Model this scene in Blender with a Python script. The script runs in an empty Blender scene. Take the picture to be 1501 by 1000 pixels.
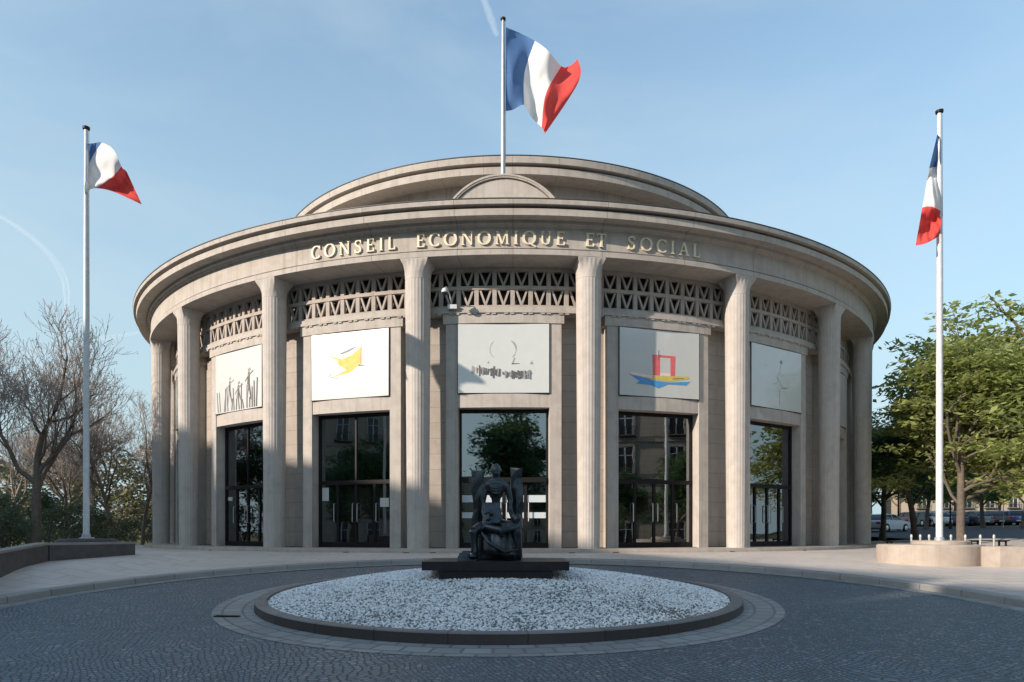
import bpy, bmesh, math, random
import numpy as np
from mathutils import Vector, Matrix, noise as mnoise
PI = math.pi
sin, cos, rad = math.sin, math.cos, math.radians
SC = bpy.context.scene
COL = SC.collection
F, CX, HY = 1008.0, 750.5, 780.0          # focal length and horizon measured on the photograph

def P(px, py, Y):
    "a point at true distance Y, from where it is seen"
    return Vector(((px - CX) / F * Y, Y, (HY - py) / F * Y))

# ------------------------------------------------------------------ materials
class NT:
    def __init__(s, name):
        s.m = bpy.data.materials.new(name); s.m.use_nodes = True
        s.t = s.m.node_tree; s.t.nodes.clear()
        s.out = s.n('ShaderNodeOutputMaterial')
    def n(s, typ, **kw):
        nd = s.t.nodes.new(typ)
        for k, v in kw.items():
            if k.startswith('i_'):
                key = k[2:]
                key = int(key) if key.isdigit() else key.replace('_', ' ')
                nd.inputs[key].default_value = v
            else:
                setattr(nd, k, v)
        return nd
    def l(s, a, b): s.t.links.new(a, b)
    def noise(s, vec, scale, detail=4, rough=0.55, dist=0):
        nd = s.n('ShaderNodeTexNoise', i_Scale=scale, i_Detail=detail, i_Roughness=rough, i_Distortion=dist)
        if vec is not None: s.l(vec, nd.inputs['Vector'])
        return nd.outputs['Fac']
    def ramp(s, fac, stops):
        r = s.n('ShaderNodeValToRGB'); e = r.color_ramp.elements
        while len(e) < len(stops): e.new(0.5)
        for i, (p, c) in enumerate(stops):
            e[i].position = p
            e[i].color = (c, c, c, 1) if isinstance(c, (int, float)) else (*c, 1)
        s.l(fac, r.inputs['Fac']); return r.outputs['Color']
    def mix(s, fac, a, b, mode='MIX'):
        m = s.n('ShaderNodeMix', data_type='RGBA', blend_type=mode)
        for val, idx in ((fac, 0), (a, 6), (b, 7)):
            if hasattr(val, 'links'): s.l(val, m.inputs[idx])
            elif isinstance(val, (int, float)): m.inputs[idx].default_value = val if idx == 0 else (val, val, val, 1)
            else: m.inputs[idx].default_value = (*val, 1)
        return m.outputs[2]
    def math(s, op, a, b=0.0):
        m = s.n('ShaderNodeMath', operation=op)
        for i, v in enumerate((a, b)):
            if hasattr(v, 'links'): s.l(v, m.inputs[i])
            else: m.inputs[i].default_value = v
        return m.outputs[0]
    def bump(s, h, strength, dist=0.02):
        b = s.n('ShaderNodeBump', i_Strength=strength, i_Distance=dist)
        s.l(h, b.inputs['Height']); return b.outputs['Normal']
    def pbsdf(s, color, rough=0.6, normal=None, metal=0.0, spec=0.5, coat=0.0):
        p = s.n('ShaderNodeBsdfPrincipled', i_Metallic=metal)
        for key, v in (('Base Color', color), ('Roughness', rough)):
            if hasattr(v, 'links'): s.l(v, p.inputs[key])
            else: p.inputs[key].default_value = (*v, 1) if key == 'Base Color' else v
        p.inputs['Specular IOR Level'].default_value = spec
        p.inputs['Coat Weight'].default_value = coat
        if normal is not None: s.l(normal, p.inputs['Normal'])
        s.l(p.outputs[0], s.out.inputs['Surface']); return p

def stone(name, base, dark, light, sc=1.0, rough=0.8, bumpk=0.35, courses=None, streak=0.35):
    t = NT(name); g = t.n('ShaderNodeTexCoord').outputs['Object']
    big = t.noise(g, 0.35 * sc, 4); mid = t.noise(g, 2.2 * sc, 6, 0.6); fine = t.noise(g, 38 * sc, 3, 0.7)
    c = t.mix(t.ramp(big, [(0.35, 0.0), (0.65, 1.0)]), base, light)
    c = t.mix(t.ramp(mid, [(0.42, 0.0), (0.75, 0.75)]), c, dark)
    c = t.mix(t.math('MULTIPLY', fine, 0.28), c, tuple(x * 0.55 for x in dark))
    if streak:
        mp = t.n('ShaderNodeMapping'); mp.inputs['Scale'].default_value = (3.2, 3.2, 0.12); t.l(g, mp.inputs['Vector'])
        st = t.noise(mp.outputs[0], 1.4 * sc, 5, 0.65)
        c = t.mix(t.ramp(st, [(0.5, 0.0), (0.78, streak)]), c, tuple(x * 0.6 for x in dark))
    h = t.math('ADD', t.math('MULTIPLY', mid, 0.5), fine)
    if courses:
        sp = t.n('ShaderNodeSeparateXYZ'); t.l(g, sp.inputs[0])
        fr = t.math('FRACT', t.math('DIVIDE', sp.outputs[2], courses))
        line = t.math('LESS_THAN', fr, 0.022 / courses)
        c = t.mix(t.math('MULTIPLY', line, 0.55), c, tuple(x * 0.4 for x in dark))
        cell = t.n('ShaderNodeTexWhiteNoise', noise_dimensions='1D')
        t.l(t.math('FLOOR', t.math('DIVIDE', sp.outputs[2], courses)), cell.inputs['W'])
        c = t.mix(t.math('MULTIPLY', cell.outputs['Value'], 0.28), c, tuple(x * 0.7 for x in base))
    t.pbsdf(c, rough, t.bump(h, bumpk, 0.012), spec=0.25)
    return t.m

def plain(name, col, rough=0.5, metal=0.0, var=0.12, sc=6.0, bumpk=0.05, spec=0.5, coat=0.0):
    t = NT(name); g = t.n('ShaderNodeTexCoord').outputs['Object']
    n1 = t.noise(g, sc, 5, 0.6)
    c = t.mix(t.ramp(n1, [(0.3, 0.0), (0.75, 1.0)]), tuple(x * (1 + var) for x in col), tuple(x * (1 - var) for x in col))
    r = t.math('ADD', t.math('MULTIPLY', n1, 0.15), rough - 0.07)
    t.pbsdf(c, r, t.bump(t.noise(g, sc * 6, 3), bumpk, 0.01), metal, spec, coat)
    return t.m

def leafmat(name, a, b, trans=0.35):
    t = NT(name)
    oi = t.n('ShaderNodeTexCoord').outputs['Object']
    at = t.n('ShaderNodeAttribute', attribute_name='tint').outputs['Fac']
    c = t.mix(at, a, b)
    c = t.mix(t.ramp(t.noise(oi, 0.8, 3), [(0.4, 0.0), (0.7, 0.45)]), c, tuple(x * 0.6 for x in a))
    d = t.n('ShaderNodeBsdfPrincipled'); d.inputs['Roughness'].default_value = 0.55
    d.inputs['Specular IOR Level'].default_value = 0.3
    tr = t.n('ShaderNodeBsdfTranslucent'); t.l(c, d.inputs['Base Color']); t.l(c, tr.inputs['Color'])
    m = t.n('ShaderNodeMixShader', i_0=trans); t.l(d.outputs[0], m.inputs[1]); t.l(tr.outputs[0], m.inputs[2])
    t.l(m.outputs[0], t.out.inputs['Surface'])
    return t.m

MAT = {}
MAT['concrete'] = stone('concrete', (0.46, 0.415, 0.37), (0.355, 0.315, 0.278), (0.505, 0.46, 0.415), streak=0.55)
MAT['column'] = stone('column_concrete', (0.49, 0.445, 0.405), (0.38, 0.34, 0.305), (0.53, 0.485, 0.445), streak=0.42)
MAT['pier'] = stone('pier_stone', (0.40, 0.35, 0.305), (0.315, 0.27, 0.235), (0.44, 0.39, 0.345), courses=0.62)
MAT['lattice'] = stone('lattice_concrete', (0.42, 0.365, 0.32), (0.33, 0.28, 0.245), (0.46, 0.405, 0.36))
def jointed():
    m = MAT['concrete'].copy(); m.name = 'jointed_concrete'; nt = m.node_tree; t = NT.__new__(NT); t.t = nt; t.m = m
    p = next(n for n in nt.nodes if n.type == 'BSDF_PRINCIPLED'); src = p.inputs['Base Color'].links[0].from_socket
    g = t.n('ShaderNodeTexCoord').outputs['Object']; sp = t.n('ShaderNodeSeparateXYZ'); t.l(g, sp.inputs[0])
    a = t.math('ARCTAN2', sp.outputs[0], sp.outputs[1]); fr = t.math('FRACT', t.math('ADD', t.math('DIVIDE', a, rad(17.3/2)), .31))
    line = t.math('LESS_THAN', fr, .008); c = t.mix(t.math('MULTIPLY', line, .6), src, (.10, .085, .07)); t.l(c, p.inputs['Base Color']); return m
MAT['jointed'] = jointed()
MAT['zincdark'] = plain('dark_zinc', (0.075, 0.078, 0.08), .5, .2)
MAT['roof'] = stone('roof_covering', (0.30, 0.26, 0.22), (0.2, 0.18, 0.16), (0.34, 0.31, 0.28), streak=0)
MAT['letter'] = plain('gilt_bronze', (0.74, 0.65, 0.49), 0.55, 0.0, 0.15, 4)
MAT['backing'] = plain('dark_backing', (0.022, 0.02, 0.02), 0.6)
MAT['blackmetal'] = plain('black_metal', (0.012, 0.010, 0.011), 0.5, 0.0, 0.2, 5, .05, .2)
MAT['steel'] = plain('brushed_steel', (0.55, 0.55, 0.55), 0.35, 0.9)
MAT['white_paint'] = plain('white_paint', (0.56, 0.57, 0.58), 0.4)
MAT['grey_paint'] = plain('grey_paint', (0.38, 0.38, 0.40), 0.42, 0.2)
MAT['board'] = plain('white_board', (0.545, 0.55, 0.525), 0.22, 0, 0.03, 2, 0.01, 0.9, 0.8)
MAT['ink'] = plain('charcoal_ink', (0.10, 0.09, 0.085), 0.7)
MAT['paleink'] = plain('pale_ink', (0.30, 0.285, 0.28), 0.7)
MAT['greyink'] = plain('grey_ink', (0.27, 0.26, 0.27), 0.7)
MAT['yellow'] = plain('yellow_wash', (0.58, 0.44, 0.09), 0.6)
MAT['orange'] = plain('orange_wash', (0.62, 0.26, 0.10), 0.6)
MAT['redwash'] = plain('red_wash', (0.66, 0.13, 0.14), 0.6)
MAT['bluewash'] = plain('blue_wash', (0.07, 0.27, 0.55), 0.6)
MAT['pinkwash'] = plain('pink_wash', (0.72, 0.58, 0.56), 0.6)
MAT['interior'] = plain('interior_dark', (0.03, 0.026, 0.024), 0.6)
MAT['bronze'] = plain('dark_bronze', (0.050, 0.058, 0.066), 0.34, 0.8, 0.5, 5, 0.3)
MAT['plate'] = plain('dark_plate', (0.016, 0.013, 0.014), 0.5, 0.3, 0.3)
MAT['granite'] = stone('dark_granite', (0.10, 0.085, 0.08), (0.06, 0.05, 0.05), (0.12, 0.105, 0.1), 2.0, 0.7, 0.3, streak=0.1)
MAT['greygranite'] = stone('grey_granite', (0.27, 0.25, 0.235), (0.19, 0.175, 0.165), (0.31, 0.29, 0.27), 1.6, 0.75, 0.3, streak=0)
MAT['palestone'] = stone('pale_stone', (0.42, 0.35, 0.29), (0.31, 0.25, 0.21), (0.46, 0.4, 0.34), 1.2, 0.8, 0.3, streak=0.3)
MAT['facade'] = stone('facade_stone', (0.40, 0.34, 0.27), (0.30, 0.25, 0.2), (0.44, 0.38, 0.31), 0.6, courses=0.5)
MAT['zinc'] = plain('zinc_roof', (0.17, 0.18, 0.20), 0.45, 0.4)
MAT['bark'] = stone('bark', (0.14, 0.115, 0.095), (0.075, 0.062, 0.052), (0.18, 0.15, 0.125), 3.0, 0.9, 0.8, streak=0.3)
MAT['palebark'] = stone('pale_bark', (0.26, 0.2, 0.16), (0.13, 0.1, 0.08), (0.3, 0.25, 0.2), 3.0, 0.9, 0.6, streak=0.3)
MAT['twig'] = stone('twig_bark', (0.32, 0.27, 0.235), (0.22, 0.185, 0.16), (0.37, 0.31, 0.275), 2.0, 0.9, 0.2, streak=0)
MAT['leaf'] = leafmat('spring_leaf', (0.25, 0.30, 0.085), (0.46, 0.50, 0.19), 0.5)
MAT['leafdark'] = leafmat('mature_leaf', (0.075, 0.14, 0.065), (0.16, 0.24, 0.10), 0.45)
MAT['leafshrub'] = leafmat('shrub_leaf', (0.075, 0.105, 0.06), (0.16, 0.18, 0.10), 0.35)
MAT['leafwood'] = leafmat('budding_leaf', (0.21, 0.17, 0.11), (0.16, 0.18, 0.08), 0.3)
MAT['soil'] = plain('dark_soil', (0.17, 0.168, 0.165), 0.9, 0, 0.4, 8, 0.4, 0.1)
MAT['flagblue'] = None
MAT['tyre'] = plain('tyre_rubber', (0.018, 0.018, 0.019), 0.75)
MAT['carglass'] = plain('car_glass', (0.02, 0.024, 0.03), 0.08, 0, 0.05)
MAT['bollard'] = plain('bollard_grey', (.40, .40, .39), .45, .3)
MAT['redlamp'] = plain('red_lens', (0.4, 0.02, 0.02), 0.2)
MAT['clearlamp'] = plain('clear_lens', (0.6, 0.6, 0.58), 0.15)
MAT['signred'] = plain('sign_red', (0.55, 0.02, 0.025), 0.4)
def cloth(name, col):
    t = NT(name); g = t.n('ShaderNodeTexCoord').outputs['Object']
    c = t.mix(t.ramp(t.noise(g, 3, 4), [(0.3, 0.0), (0.7, 0.25)]), col, tuple(x * 0.8 for x in col))
    d = t.n('ShaderNodeBsdfDiffuse'); tr = t.n('ShaderNodeBsdfTranslucent')
    t.l(c, d.inputs[0]); t.l(c, tr.inputs[0])
    m = t.n('ShaderNodeMixShader', i_0=0.35); t.l(d.outputs[0], m.inputs[1]); t.l(tr.outputs[0], m.inputs[2])
    t.l(m.outputs[0], t.out.inputs['Surface']); return t.m
MAT['flagblue'] = cloth('flag_blue', (0.10, 0.19, 0.38))
MAT['flagwhite'] = cloth('flag_white', (0.82, 0.81, 0.80))
MAT['flagred'] = cloth('flag_red', (0.74, 0.10, 0.09))

def glassmat(name, refl, tint):
    t = NT(name); g = t.n('ShaderNodeTexCoord').outputs['Object']
    nrm = t.bump(t.noise(g, 0.8, 2, 0.4), 0.055, 0.05)
    gl = t.n('ShaderNodeBsdfGlossy', i_Roughness=0.015); gl.inputs['Color'].default_value = (0.9, 0.95, 1, 1)
    t.l(nrm, gl.inputs['Normal'])
    tr = t.n('ShaderNodeBsdfTransparent'); tr.inputs['Color'].default_value = (*tint, 1)
    fr = t.n('ShaderNodeLayerWeight', i_Blend=0.25)
    f = t.math('ADD', t.math('MULTIPLY', fr.outputs['Fresnel'], 0.8), refl)
    m = t.n('ShaderNodeMixShader'); t.l(f, m.inputs[0]); t.l(tr.outputs[0], m.inputs[1]); t.l(gl.outputs[0], m.inputs[2])
    t.l(m.outputs[0], t.out.inputs['Surface']); return t.m
MAT['glass'] = glassmat('tinted_glass', 0.22, (0.45, 0.5, 0.5))
t = NT('frosted_band'); tr = t.n('ShaderNodeBsdfTransparent'); df = t.n('ShaderNodeBsdfDiffuse'); df.inputs[0].default_value = (0.62, 0.68, 0.70, 1)
m = t.n('ShaderNodeMixShader', i_0=0.75); t.l(tr.outputs[0], m.inputs[1]); t.l(df.outputs[0], m.inputs[2]); t.l(m.outputs[0], t.out.inputs['Surface'])
MAT['frost'] = t.m

def setts(name, bw, rh, c1, c2, mortar, bumpk=0.9, wob=0.35, joint=None):
    t = NT(name); uv = t.n('ShaderNodeUVMap', uv_map='flat').outputs[0]
    nz = t.n('ShaderNodeTexNoise', i_Scale=0.55, i_Detail=3.0); t.l(uv, nz.inputs['Vector'])
    nz2 = t.n('ShaderNodeTexNoise', i_Scale=9.0, i_Detail=2.0); t.l(uv, nz2.inputs['Vector'])
    sub = t.n('ShaderNodeVectorMath', operation='SUBTRACT'); t.l(nz.outputs['Color'], sub.inputs[0]); sub.inputs[1].default_value = (0.5, 0.5, 0.5)
    sc1 = t.n('ShaderNodeVectorMath', operation='SCALE'); t.l(sub.outputs[0], sc1.inputs[0]); sc1.inputs['Scale'].default_value = wob
    sub2 = t.n('ShaderNodeVectorMath', operation='SUBTRACT'); t.l(nz2.outputs['Color'], sub2.inputs[0]); sub2.inputs[1].default_value = (0.5, 0.5, 0.5)
    sc2 = t.n('ShaderNodeVectorMath', operation='SCALE'); t.l(sub2.outputs[0], sc2.inputs[0]); sc2.inputs['Scale'].default_value = 0.035
    a = t.n('ShaderNodeVectorMath', operation='ADD'); t.l(uv, a.inputs[0]); t.l(sc1.outputs[0], a.inputs[1])
    b = t.n('ShaderNodeVectorMath', operation='ADD'); t.l(a.outputs[0], b.inputs[0]); t.l(sc2.outputs[0], b.inputs[1])
    br = t.n('ShaderNodeTexBrick', i_Scale=1.0); br.offset = 0.5; br.squash = 1.0
    br.inputs['Color1'].default_value = (*c1, 1); br.inputs['Color2'].default_value = (*c2, 1); br.inputs['Mortar'].default_value = (*mortar, 1)
    br.inputs['Mortar Size'].default_value = joint or rh * 0.085; br.inputs['Mortar Smooth'].default_value = 0.6; br.inputs['Bias'].default_value = 0.0
    br.inputs['Brick Width'].default_value = bw; br.inputs['Row Height'].default_value = rh
    t.l(b.outputs[0], br.inputs['Vector'])
    fine = t.noise(uv, 26, 4, 0.7); big = t.noise(uv, 0.22, 4); mid = t.noise(uv, 1.6, 4)
    c = t.mix(t.math('MULTIPLY', t.ramp(fine, [(0.35, 0.0), (0.75, 1.0)]), 0.45), br.outputs['Color'], tuple(x * 0.45 for x in c1))
    c = t.mix(t.ramp(big, [(0.35, 0.0), (0.7, 0.45)]), c, tuple(x * 1.25 for x in c2))
    c = t.mix(t.ramp(mid, [(0.5, 0.0), (0.8, 0.35)]), c, tuple(x * 0.5 for x in c1))
    h = t.math('ADD', t.math('MULTIPLY', br.outputs['Fac'], -1.0), t.math('MULTIPLY', fine, 0.45))
    t.pbsdf(c, 0.62, t.bump(h, bumpk, 0.022), spec=0.4)
    return t.m
def cobble(name):
    t = NT(name); uv = t.n('ShaderNodeUVMap', uv_map='flat').outputs[0]
    nz = t.n('ShaderNodeTexNoise', i_Scale=0.35, i_Detail=2.0); t.l(uv, nz.inputs['Vector'])
    sc = t.n('ShaderNodeVectorMath', operation='SCALE'); t.l(nz.outputs['Color'], sc.inputs[0]); sc.inputs['Scale'].default_value = 1.6
    ad = t.n('ShaderNodeVectorMath', operation='ADD'); t.l(uv, ad.inputs[0]); t.l(sc.outputs[0], ad.inputs[1])
    v1 = t.n('ShaderNodeTexVoronoi', feature='F1', voronoi_dimensions='2D', i_Scale=12.5, i_Randomness=.55); t.l(ad.outputs[0], v1.inputs['Vector'])
    v2 = t.n('ShaderNodeTexVoronoi', feature='DISTANCE_TO_EDGE', voronoi_dimensions='2D', i_Scale=12.5, i_Randomness=.55); t.l(ad.outputs[0], v2.inputs['Vector'])
    edge = t.ramp(v2.outputs['Distance'], [(0.02, 0.0), (0.16, 1.0)])
    cs = t.n('ShaderNodeSeparateColor'); t.l(v1.outputs['Color'], cs.inputs[0])
    fine = t.noise(uv, 40, 3, 0.7); big = t.noise(uv, 0.16, 4); mid = t.noise(uv, 1.1, 4)
    c = t.mix(cs.outputs[0], (0.066, 0.10, 0.128), (0.15, 0.20, 0.24))
    c = t.mix(t.ramp(cs.outputs[1], [(0.9, 0.0), (0.95, 0.8)]), c, (0.30, 0.30, 0.295))
    c = t.mix(t.math('MULTIPLY', fine, 0.35), c, (0.045, 0.055, 0.066))
    c = t.mix(t.ramp(big, [(0.35, 0.0), (0.7, 0.4)]), c, (0.175, 0.21, 0.24))
    c = t.mix(t.ramp(mid, [(0.5, 0.0), (0.8, 0.35)]), c, (0.05, 0.055, 0.06))
    c = t.mix(edge, (0.030, 0.030, 0.030), c)
    h = t.math('ADD', edge, t.math('MULTIPLY', fine, 0.35))
    t.pbsdf(c, 0.55, t.bump(h, .8, 0.022), spec=0.45); return t.m
MAT['setts'] = cobble('granite_setts')
MAT['slabs'] = setts('paving_blocks', 0.42, 0.34, (0.20, 0.205, 0.20), (0.28, 0.285, 0.275), (0.10, 0.10, 0.10), 0.6, 0.05)
MAT['kerbstone'] = setts('kerb_granite', 1.1, 5.0, (0.25, 0.24, 0.225), (0.31, 0.295, 0.28), (0.08, 0.075, 0.07), 0.4, 0.0, 0.016)
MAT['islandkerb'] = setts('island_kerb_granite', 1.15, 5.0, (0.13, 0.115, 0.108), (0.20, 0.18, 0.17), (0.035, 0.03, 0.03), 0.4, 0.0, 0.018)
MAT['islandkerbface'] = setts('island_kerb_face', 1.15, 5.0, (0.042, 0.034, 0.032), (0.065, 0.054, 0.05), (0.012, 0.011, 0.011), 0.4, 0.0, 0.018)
MAT['gravelwalk'] = setts('fine_paving', 0.9, 0.6, (0.47, 0.415, 0.37), (0.53, 0.475, 0.425), (0.40, 0.35, 0.315), 0.2, 0.05)
MAT['asphalt'] = plain('asphalt', (0.055, 0.058, 0.065), 0.8, 0, 0.25, 0.8, 0.3, 0.3)
MAT['earth'] = plain('earth', (0.075, 0.08, 0.04), 0.95, 0, 0.4, 0.3, 0.3, 0.1)
MAT['pebble'] = None
t = NT('white_pebble'); at = t.n('ShaderNodeAttribute', attribute_name='tint').outputs['Fac']
c = t.mix(at, (0.22, 0.225, 0.23), (0.83, 0.83, 0.82)); t.pbsdf(c, 0.7, spec=0.3); MAT['pebble'] = t.m

# ------------------------------------------------------------------ mesh helper
class MB:
    def __init__(s): s.v = []; s.f = []; s.mi = []; s.uv = None
    def add(s, verts, faces, mi=0):
        o = len(s.v); s.v += [tuple(v) for v in verts]
        for f in faces: s.f.append(tuple(i + o for i in f)); s.mi.append(mi)
    def box(s, x0, x1, y0, y1, z0, z1, mi=0):
        s.add([(x0,y0,z0),(x1,y0,z0),(x1,y1,z0),(x0,y1,z0),(x0,y0,z1),(x1,y0,z1),(x1,y1,z1),(x0,y1,z1)],
              [(0,3,2,1),(4,5,6,7),(0,1,5,4),(1,2,6,5),(2,3,7,6),(3,0,4,7)], mi)
    def prism(s, poly, axis, a, b, mi=0):
        "extrude a 2-D polygon between a and b along axis ('x','y','z')"
        def mk(p, h):
            return {'x': (h, p[0], p[1]), 'y': (p[0], h, p[1]), 'z': (p[0], p[1], h)}[axis]
        n = len(poly); s.add([mk(p, a) for p in poly] + [mk(p, b) for p in poly],
              [tuple(range(n)), tuple(range(2*n-1, n-1, -1))] + [(i, i+n, (i+1) % n + n, (i+1) % n) for i in range(n)], mi)
    def loft(s, rings, mi=0, caps=True):
        n = len(rings[0]); vs = [p for r in rings for p in r]; fs = []
        for k in range(len(rings) - 1):
            for i in range(n):
                fs.append((k*n+i, k*n+(i+1) % n, (k+1)*n+(i+1) % n, (k+1)*n+i))
        if caps: fs += [tuple(range(n))[::-1], tuple(range((len(rings)-1)*n, len(rings)*n))]
        s.add(vs, fs, mi)
    def lathe(s, prof, n=24, cx=0, cy=0, mi=0, mod=None):
        rings = []
        for r, z in prof:
            rings.append([(cx + (r + (mod(i, n, z) if mod else 0)) * cos(2*PI*i/n), cy + (r + (mod(i, n, z) if mod else 0)) * sin(2*PI*i/n), z) for i in range(n)])
        s.loft(rings, mi)
    def tube(s, pts, radii, n=6, mi=0, caps=True):
        pts = [Vector(p) for p in pts]; rings = []
        if not hasattr(radii, '__len__'): radii = [radii] * len(pts)
        for i, p in enumerate(pts):
            d = (pts[min(i+1, len(pts)-1)] - pts[max(i-1, 0)])
            d = d.normalized() if d.length > 1e-9 else Vector((0,0,1))
            a = Vector((0,0,1)) if abs(d.z) < 0.9 else Vector((1,0,0))
            u = d.cross(a).normalized(); w = d.cross(u)
            rings.append([tuple(p + (u*cos(2*PI*k/n) + w*sin(2*PI*k/n)) * radii[i]) for k in range(n)])
        s.loft(rings, mi, caps)
    def ell(s, c, r, n=14, m=10, mi=0):
        rings = []
        for j in range(1, m):
            a = PI * j / m - PI/2
            rings.append([(c[0] + r[0]*cos(a)*cos(2*PI*i/n), c[1] + r[1]*cos(a)*sin(2*PI*i/n), c[2] + r[2]*sin(a)) for i in range(n)])
        s.loft(rings, mi)
    def sweep(s, prof, a0=-180.0, a1=180.0, n=180, mi=0):
        "closed (r,z) profile swept about the z axis, angle measured from -y towards +x"
        full = a1 - a0 > 359.9; k = len(prof); rings = []
        for i in range(n if full else n + 1):
            a = rad(a0 + (a1 - a0) * i / n)
            rings.append([(r*sin(a), -r*cos(a), z) for r, z in prof])
        vs = [p for r in rings for p in r]; fs = []; m = len(rings)
        for i in range(m if full else m - 1):
            j = (i + 1) % m
            for q in range(k): fs.append((i*k+q, i*k+(q+1) % k, j*k+(q+1) % k, j*k+q))
        if not full: fs += [tuple(range(k))[::-1], tuple(range((m-1)*k, m*k))]
        s.add(vs, fs, mi)
    def bend(s, R):
        "(t, depth, z) on a flat strip to a strip of radius R about the z axis"
        s.v = [((R - d)*sin(t/R), -(R - d)*cos(t/R), z) for t, d, z in s.v]
    def build(s, name, mats, parent=None, smooth=None, recalc=True, uv=None, tint=None):
        me = bpy.data.meshes.new(name); me.from_pydata(s.v, [], s.f); me.validate()
        if recalc:
            bm = bmesh.new(); bm.from_mesh(me); bmesh.ops.recalc_face_normals(bm, faces=bm.faces); bm.to_mesh(me); bm.free()
        mats = mats if isinstance(mats, (list, tuple)) else [mats]
        for k in mats: me.materials.append(MAT[k] if isinstance(k, str) else k)
        if len(mats) > 1 and len(me.polygons) == len(s.mi): me.polygons.foreach_set('material_index', s.mi)
        if smooth:
            me.polygons.foreach_set('use_smooth', [True] * len(me.polygons)); me.set_sharp_from_angle(angle=rad(smooth))
        if uv:
            lay = me.uv_layers.new(name='flat'); co = me.vertices
            for lp in me.loops: lay.data[lp.index].uv = uv(co[lp.vertex_index].co, lp)
        if tint is not None:
            at = me.attributes.new('tint', 'FLOAT', 'FACE'); at.data.foreach_set('value', np.asarray(tint, dtype=np.float32)[:len(me.polygons)])
        me.update()
        return link(name, me, parent)
def link(name, data, parent=None, loc=None, rz=None):
    o = bpy.data.objects.new(name, data); COL.objects.link(o)
    if parent is not None: o.parent = parent
    if loc is not None: o.location = loc
    if rz is not None: o.rotation_euler = (0, 0, rz)
    return o
def tag(o, label=None, cat=None, group=None, kind=None):
    if label: o['label'] = label
    if cat: o['category'] = cat
    if group: o['group'] = group
    if kind: o['kind'] = kind
    return o
def empty(name, loc=(0,0,0), rz=0.0): return link(name, None, None, loc, rz)
def copy_tree(o, parent=None):
    c = o.copy(); COL.objects.link(c)
    if parent is not None: c.parent = parent
    for ch in o.children: copy_tree(ch, c)
    return c
def sstep(x, a, b):
    t = min(1, max(0, (x - a) / (b - a))); return t*t*(3 - 2*t)

# ------------------------------------------------------------------ terrain
def gz(x, y):
    yy = min(max(y, -8), 25.0)
    z = -2.03 + 0.044 * yy
    s = math.hypot(x, y)
    z += 0.027 * max(0.0, min(s, 110) - 30) * sstep(x, 17, 27) * sstep(y, 22, 34)
    z += 0.02 * max(0.0, min(y, 140) - 70) * (1 - sstep(x, 0, 20))
    return z
IC = (-0.25, 14.6)                # centre of the gravel island
IR = 4.9
KC, KR = (-0.15, 12.9), 9.95      # inner edge of the pavement round the drive
def sheet(name, xs, ys, zf, mat, uvf=None, keep=None):
    mb = MB(); nx, ny = len(xs), len(ys)
    mb.v = [(x, y, zf(x, y)) for y in ys for x in xs]
    for j in range(ny-1):
        for i in range(nx-1):
            if keep is None or keep((xs[i]+xs[i+1])/2, (ys[j]+ys[j+1])/2):
                mb.f.append((j*nx+i, j*nx+i+1, (j+1)*nx+i+1, (j+1)*nx+i)); mb.mi.append(0)
    o = mb.build(name, mat, uv=uvf, recalc=False, smooth=40)
    return tag(o, kind='structure')
def lin(a, b, n): return [a + (b-a)*i/n for i in range(n+1)]
xs = [-900,-500,-300,-200] + lin(-150, 150, 100) + [200,300,500,900]
ys = [-600,-300,-150] + lin(-90, 180, 90) + [260,400,700,1200]
sheet('ground', xs, ys, lambda x, y: gz(x, y) - 0.25, 'earth')
def flatuv(co, lp): return (co.x, co.y)
# cobbled drive: a disc of rings around the island, laid in courses that follow it
def ringsheet(name, c, r0, r1, nr, na, zoff, mat, a0=0.0, a1=2*PI, rowdiv=1.0):
    mb = MB(); uvs = {}
    full = a1 - a0 > 6.28
    for j in range(nr + 1):
        r = r0 + (r1 - r0) * j / nr
        for i in range(na + 1):
            a = a0 + (a1 - a0) * i / na
            x, y = c[0] + r*cos(a), c[1] + r*sin(a)
            mb.v.append((x, y, gz(x, y) + zoff)); uvs[len(mb.v)-1] = (a * (r0 + r1) / 2, r)
    for j in range(nr):
        for i in range(na):
            mb.f.append((j*(na+1)+i, j*(na+1)+i+1, (j+1)*(na+1)+i+1, (j+1)*(na+1)+i)); mb.mi.append(0)
    return tag(mb.build(name, mat, uv=lambda co, lp: uvs[lp.vertex_index], recalc=False, smooth=60), kind='structure')
def drive_uv(co, lp):                     # straight courses laid on the skew
    a = rad(24); return (co.x*cos(a) + co.y*sin(a), -co.x*sin(a) + co.y*cos(a))
sheet('driveway', lin(-34, 34, 68), lin(-40, 25, 65), gz, 'setts', drive_uv)

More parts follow.
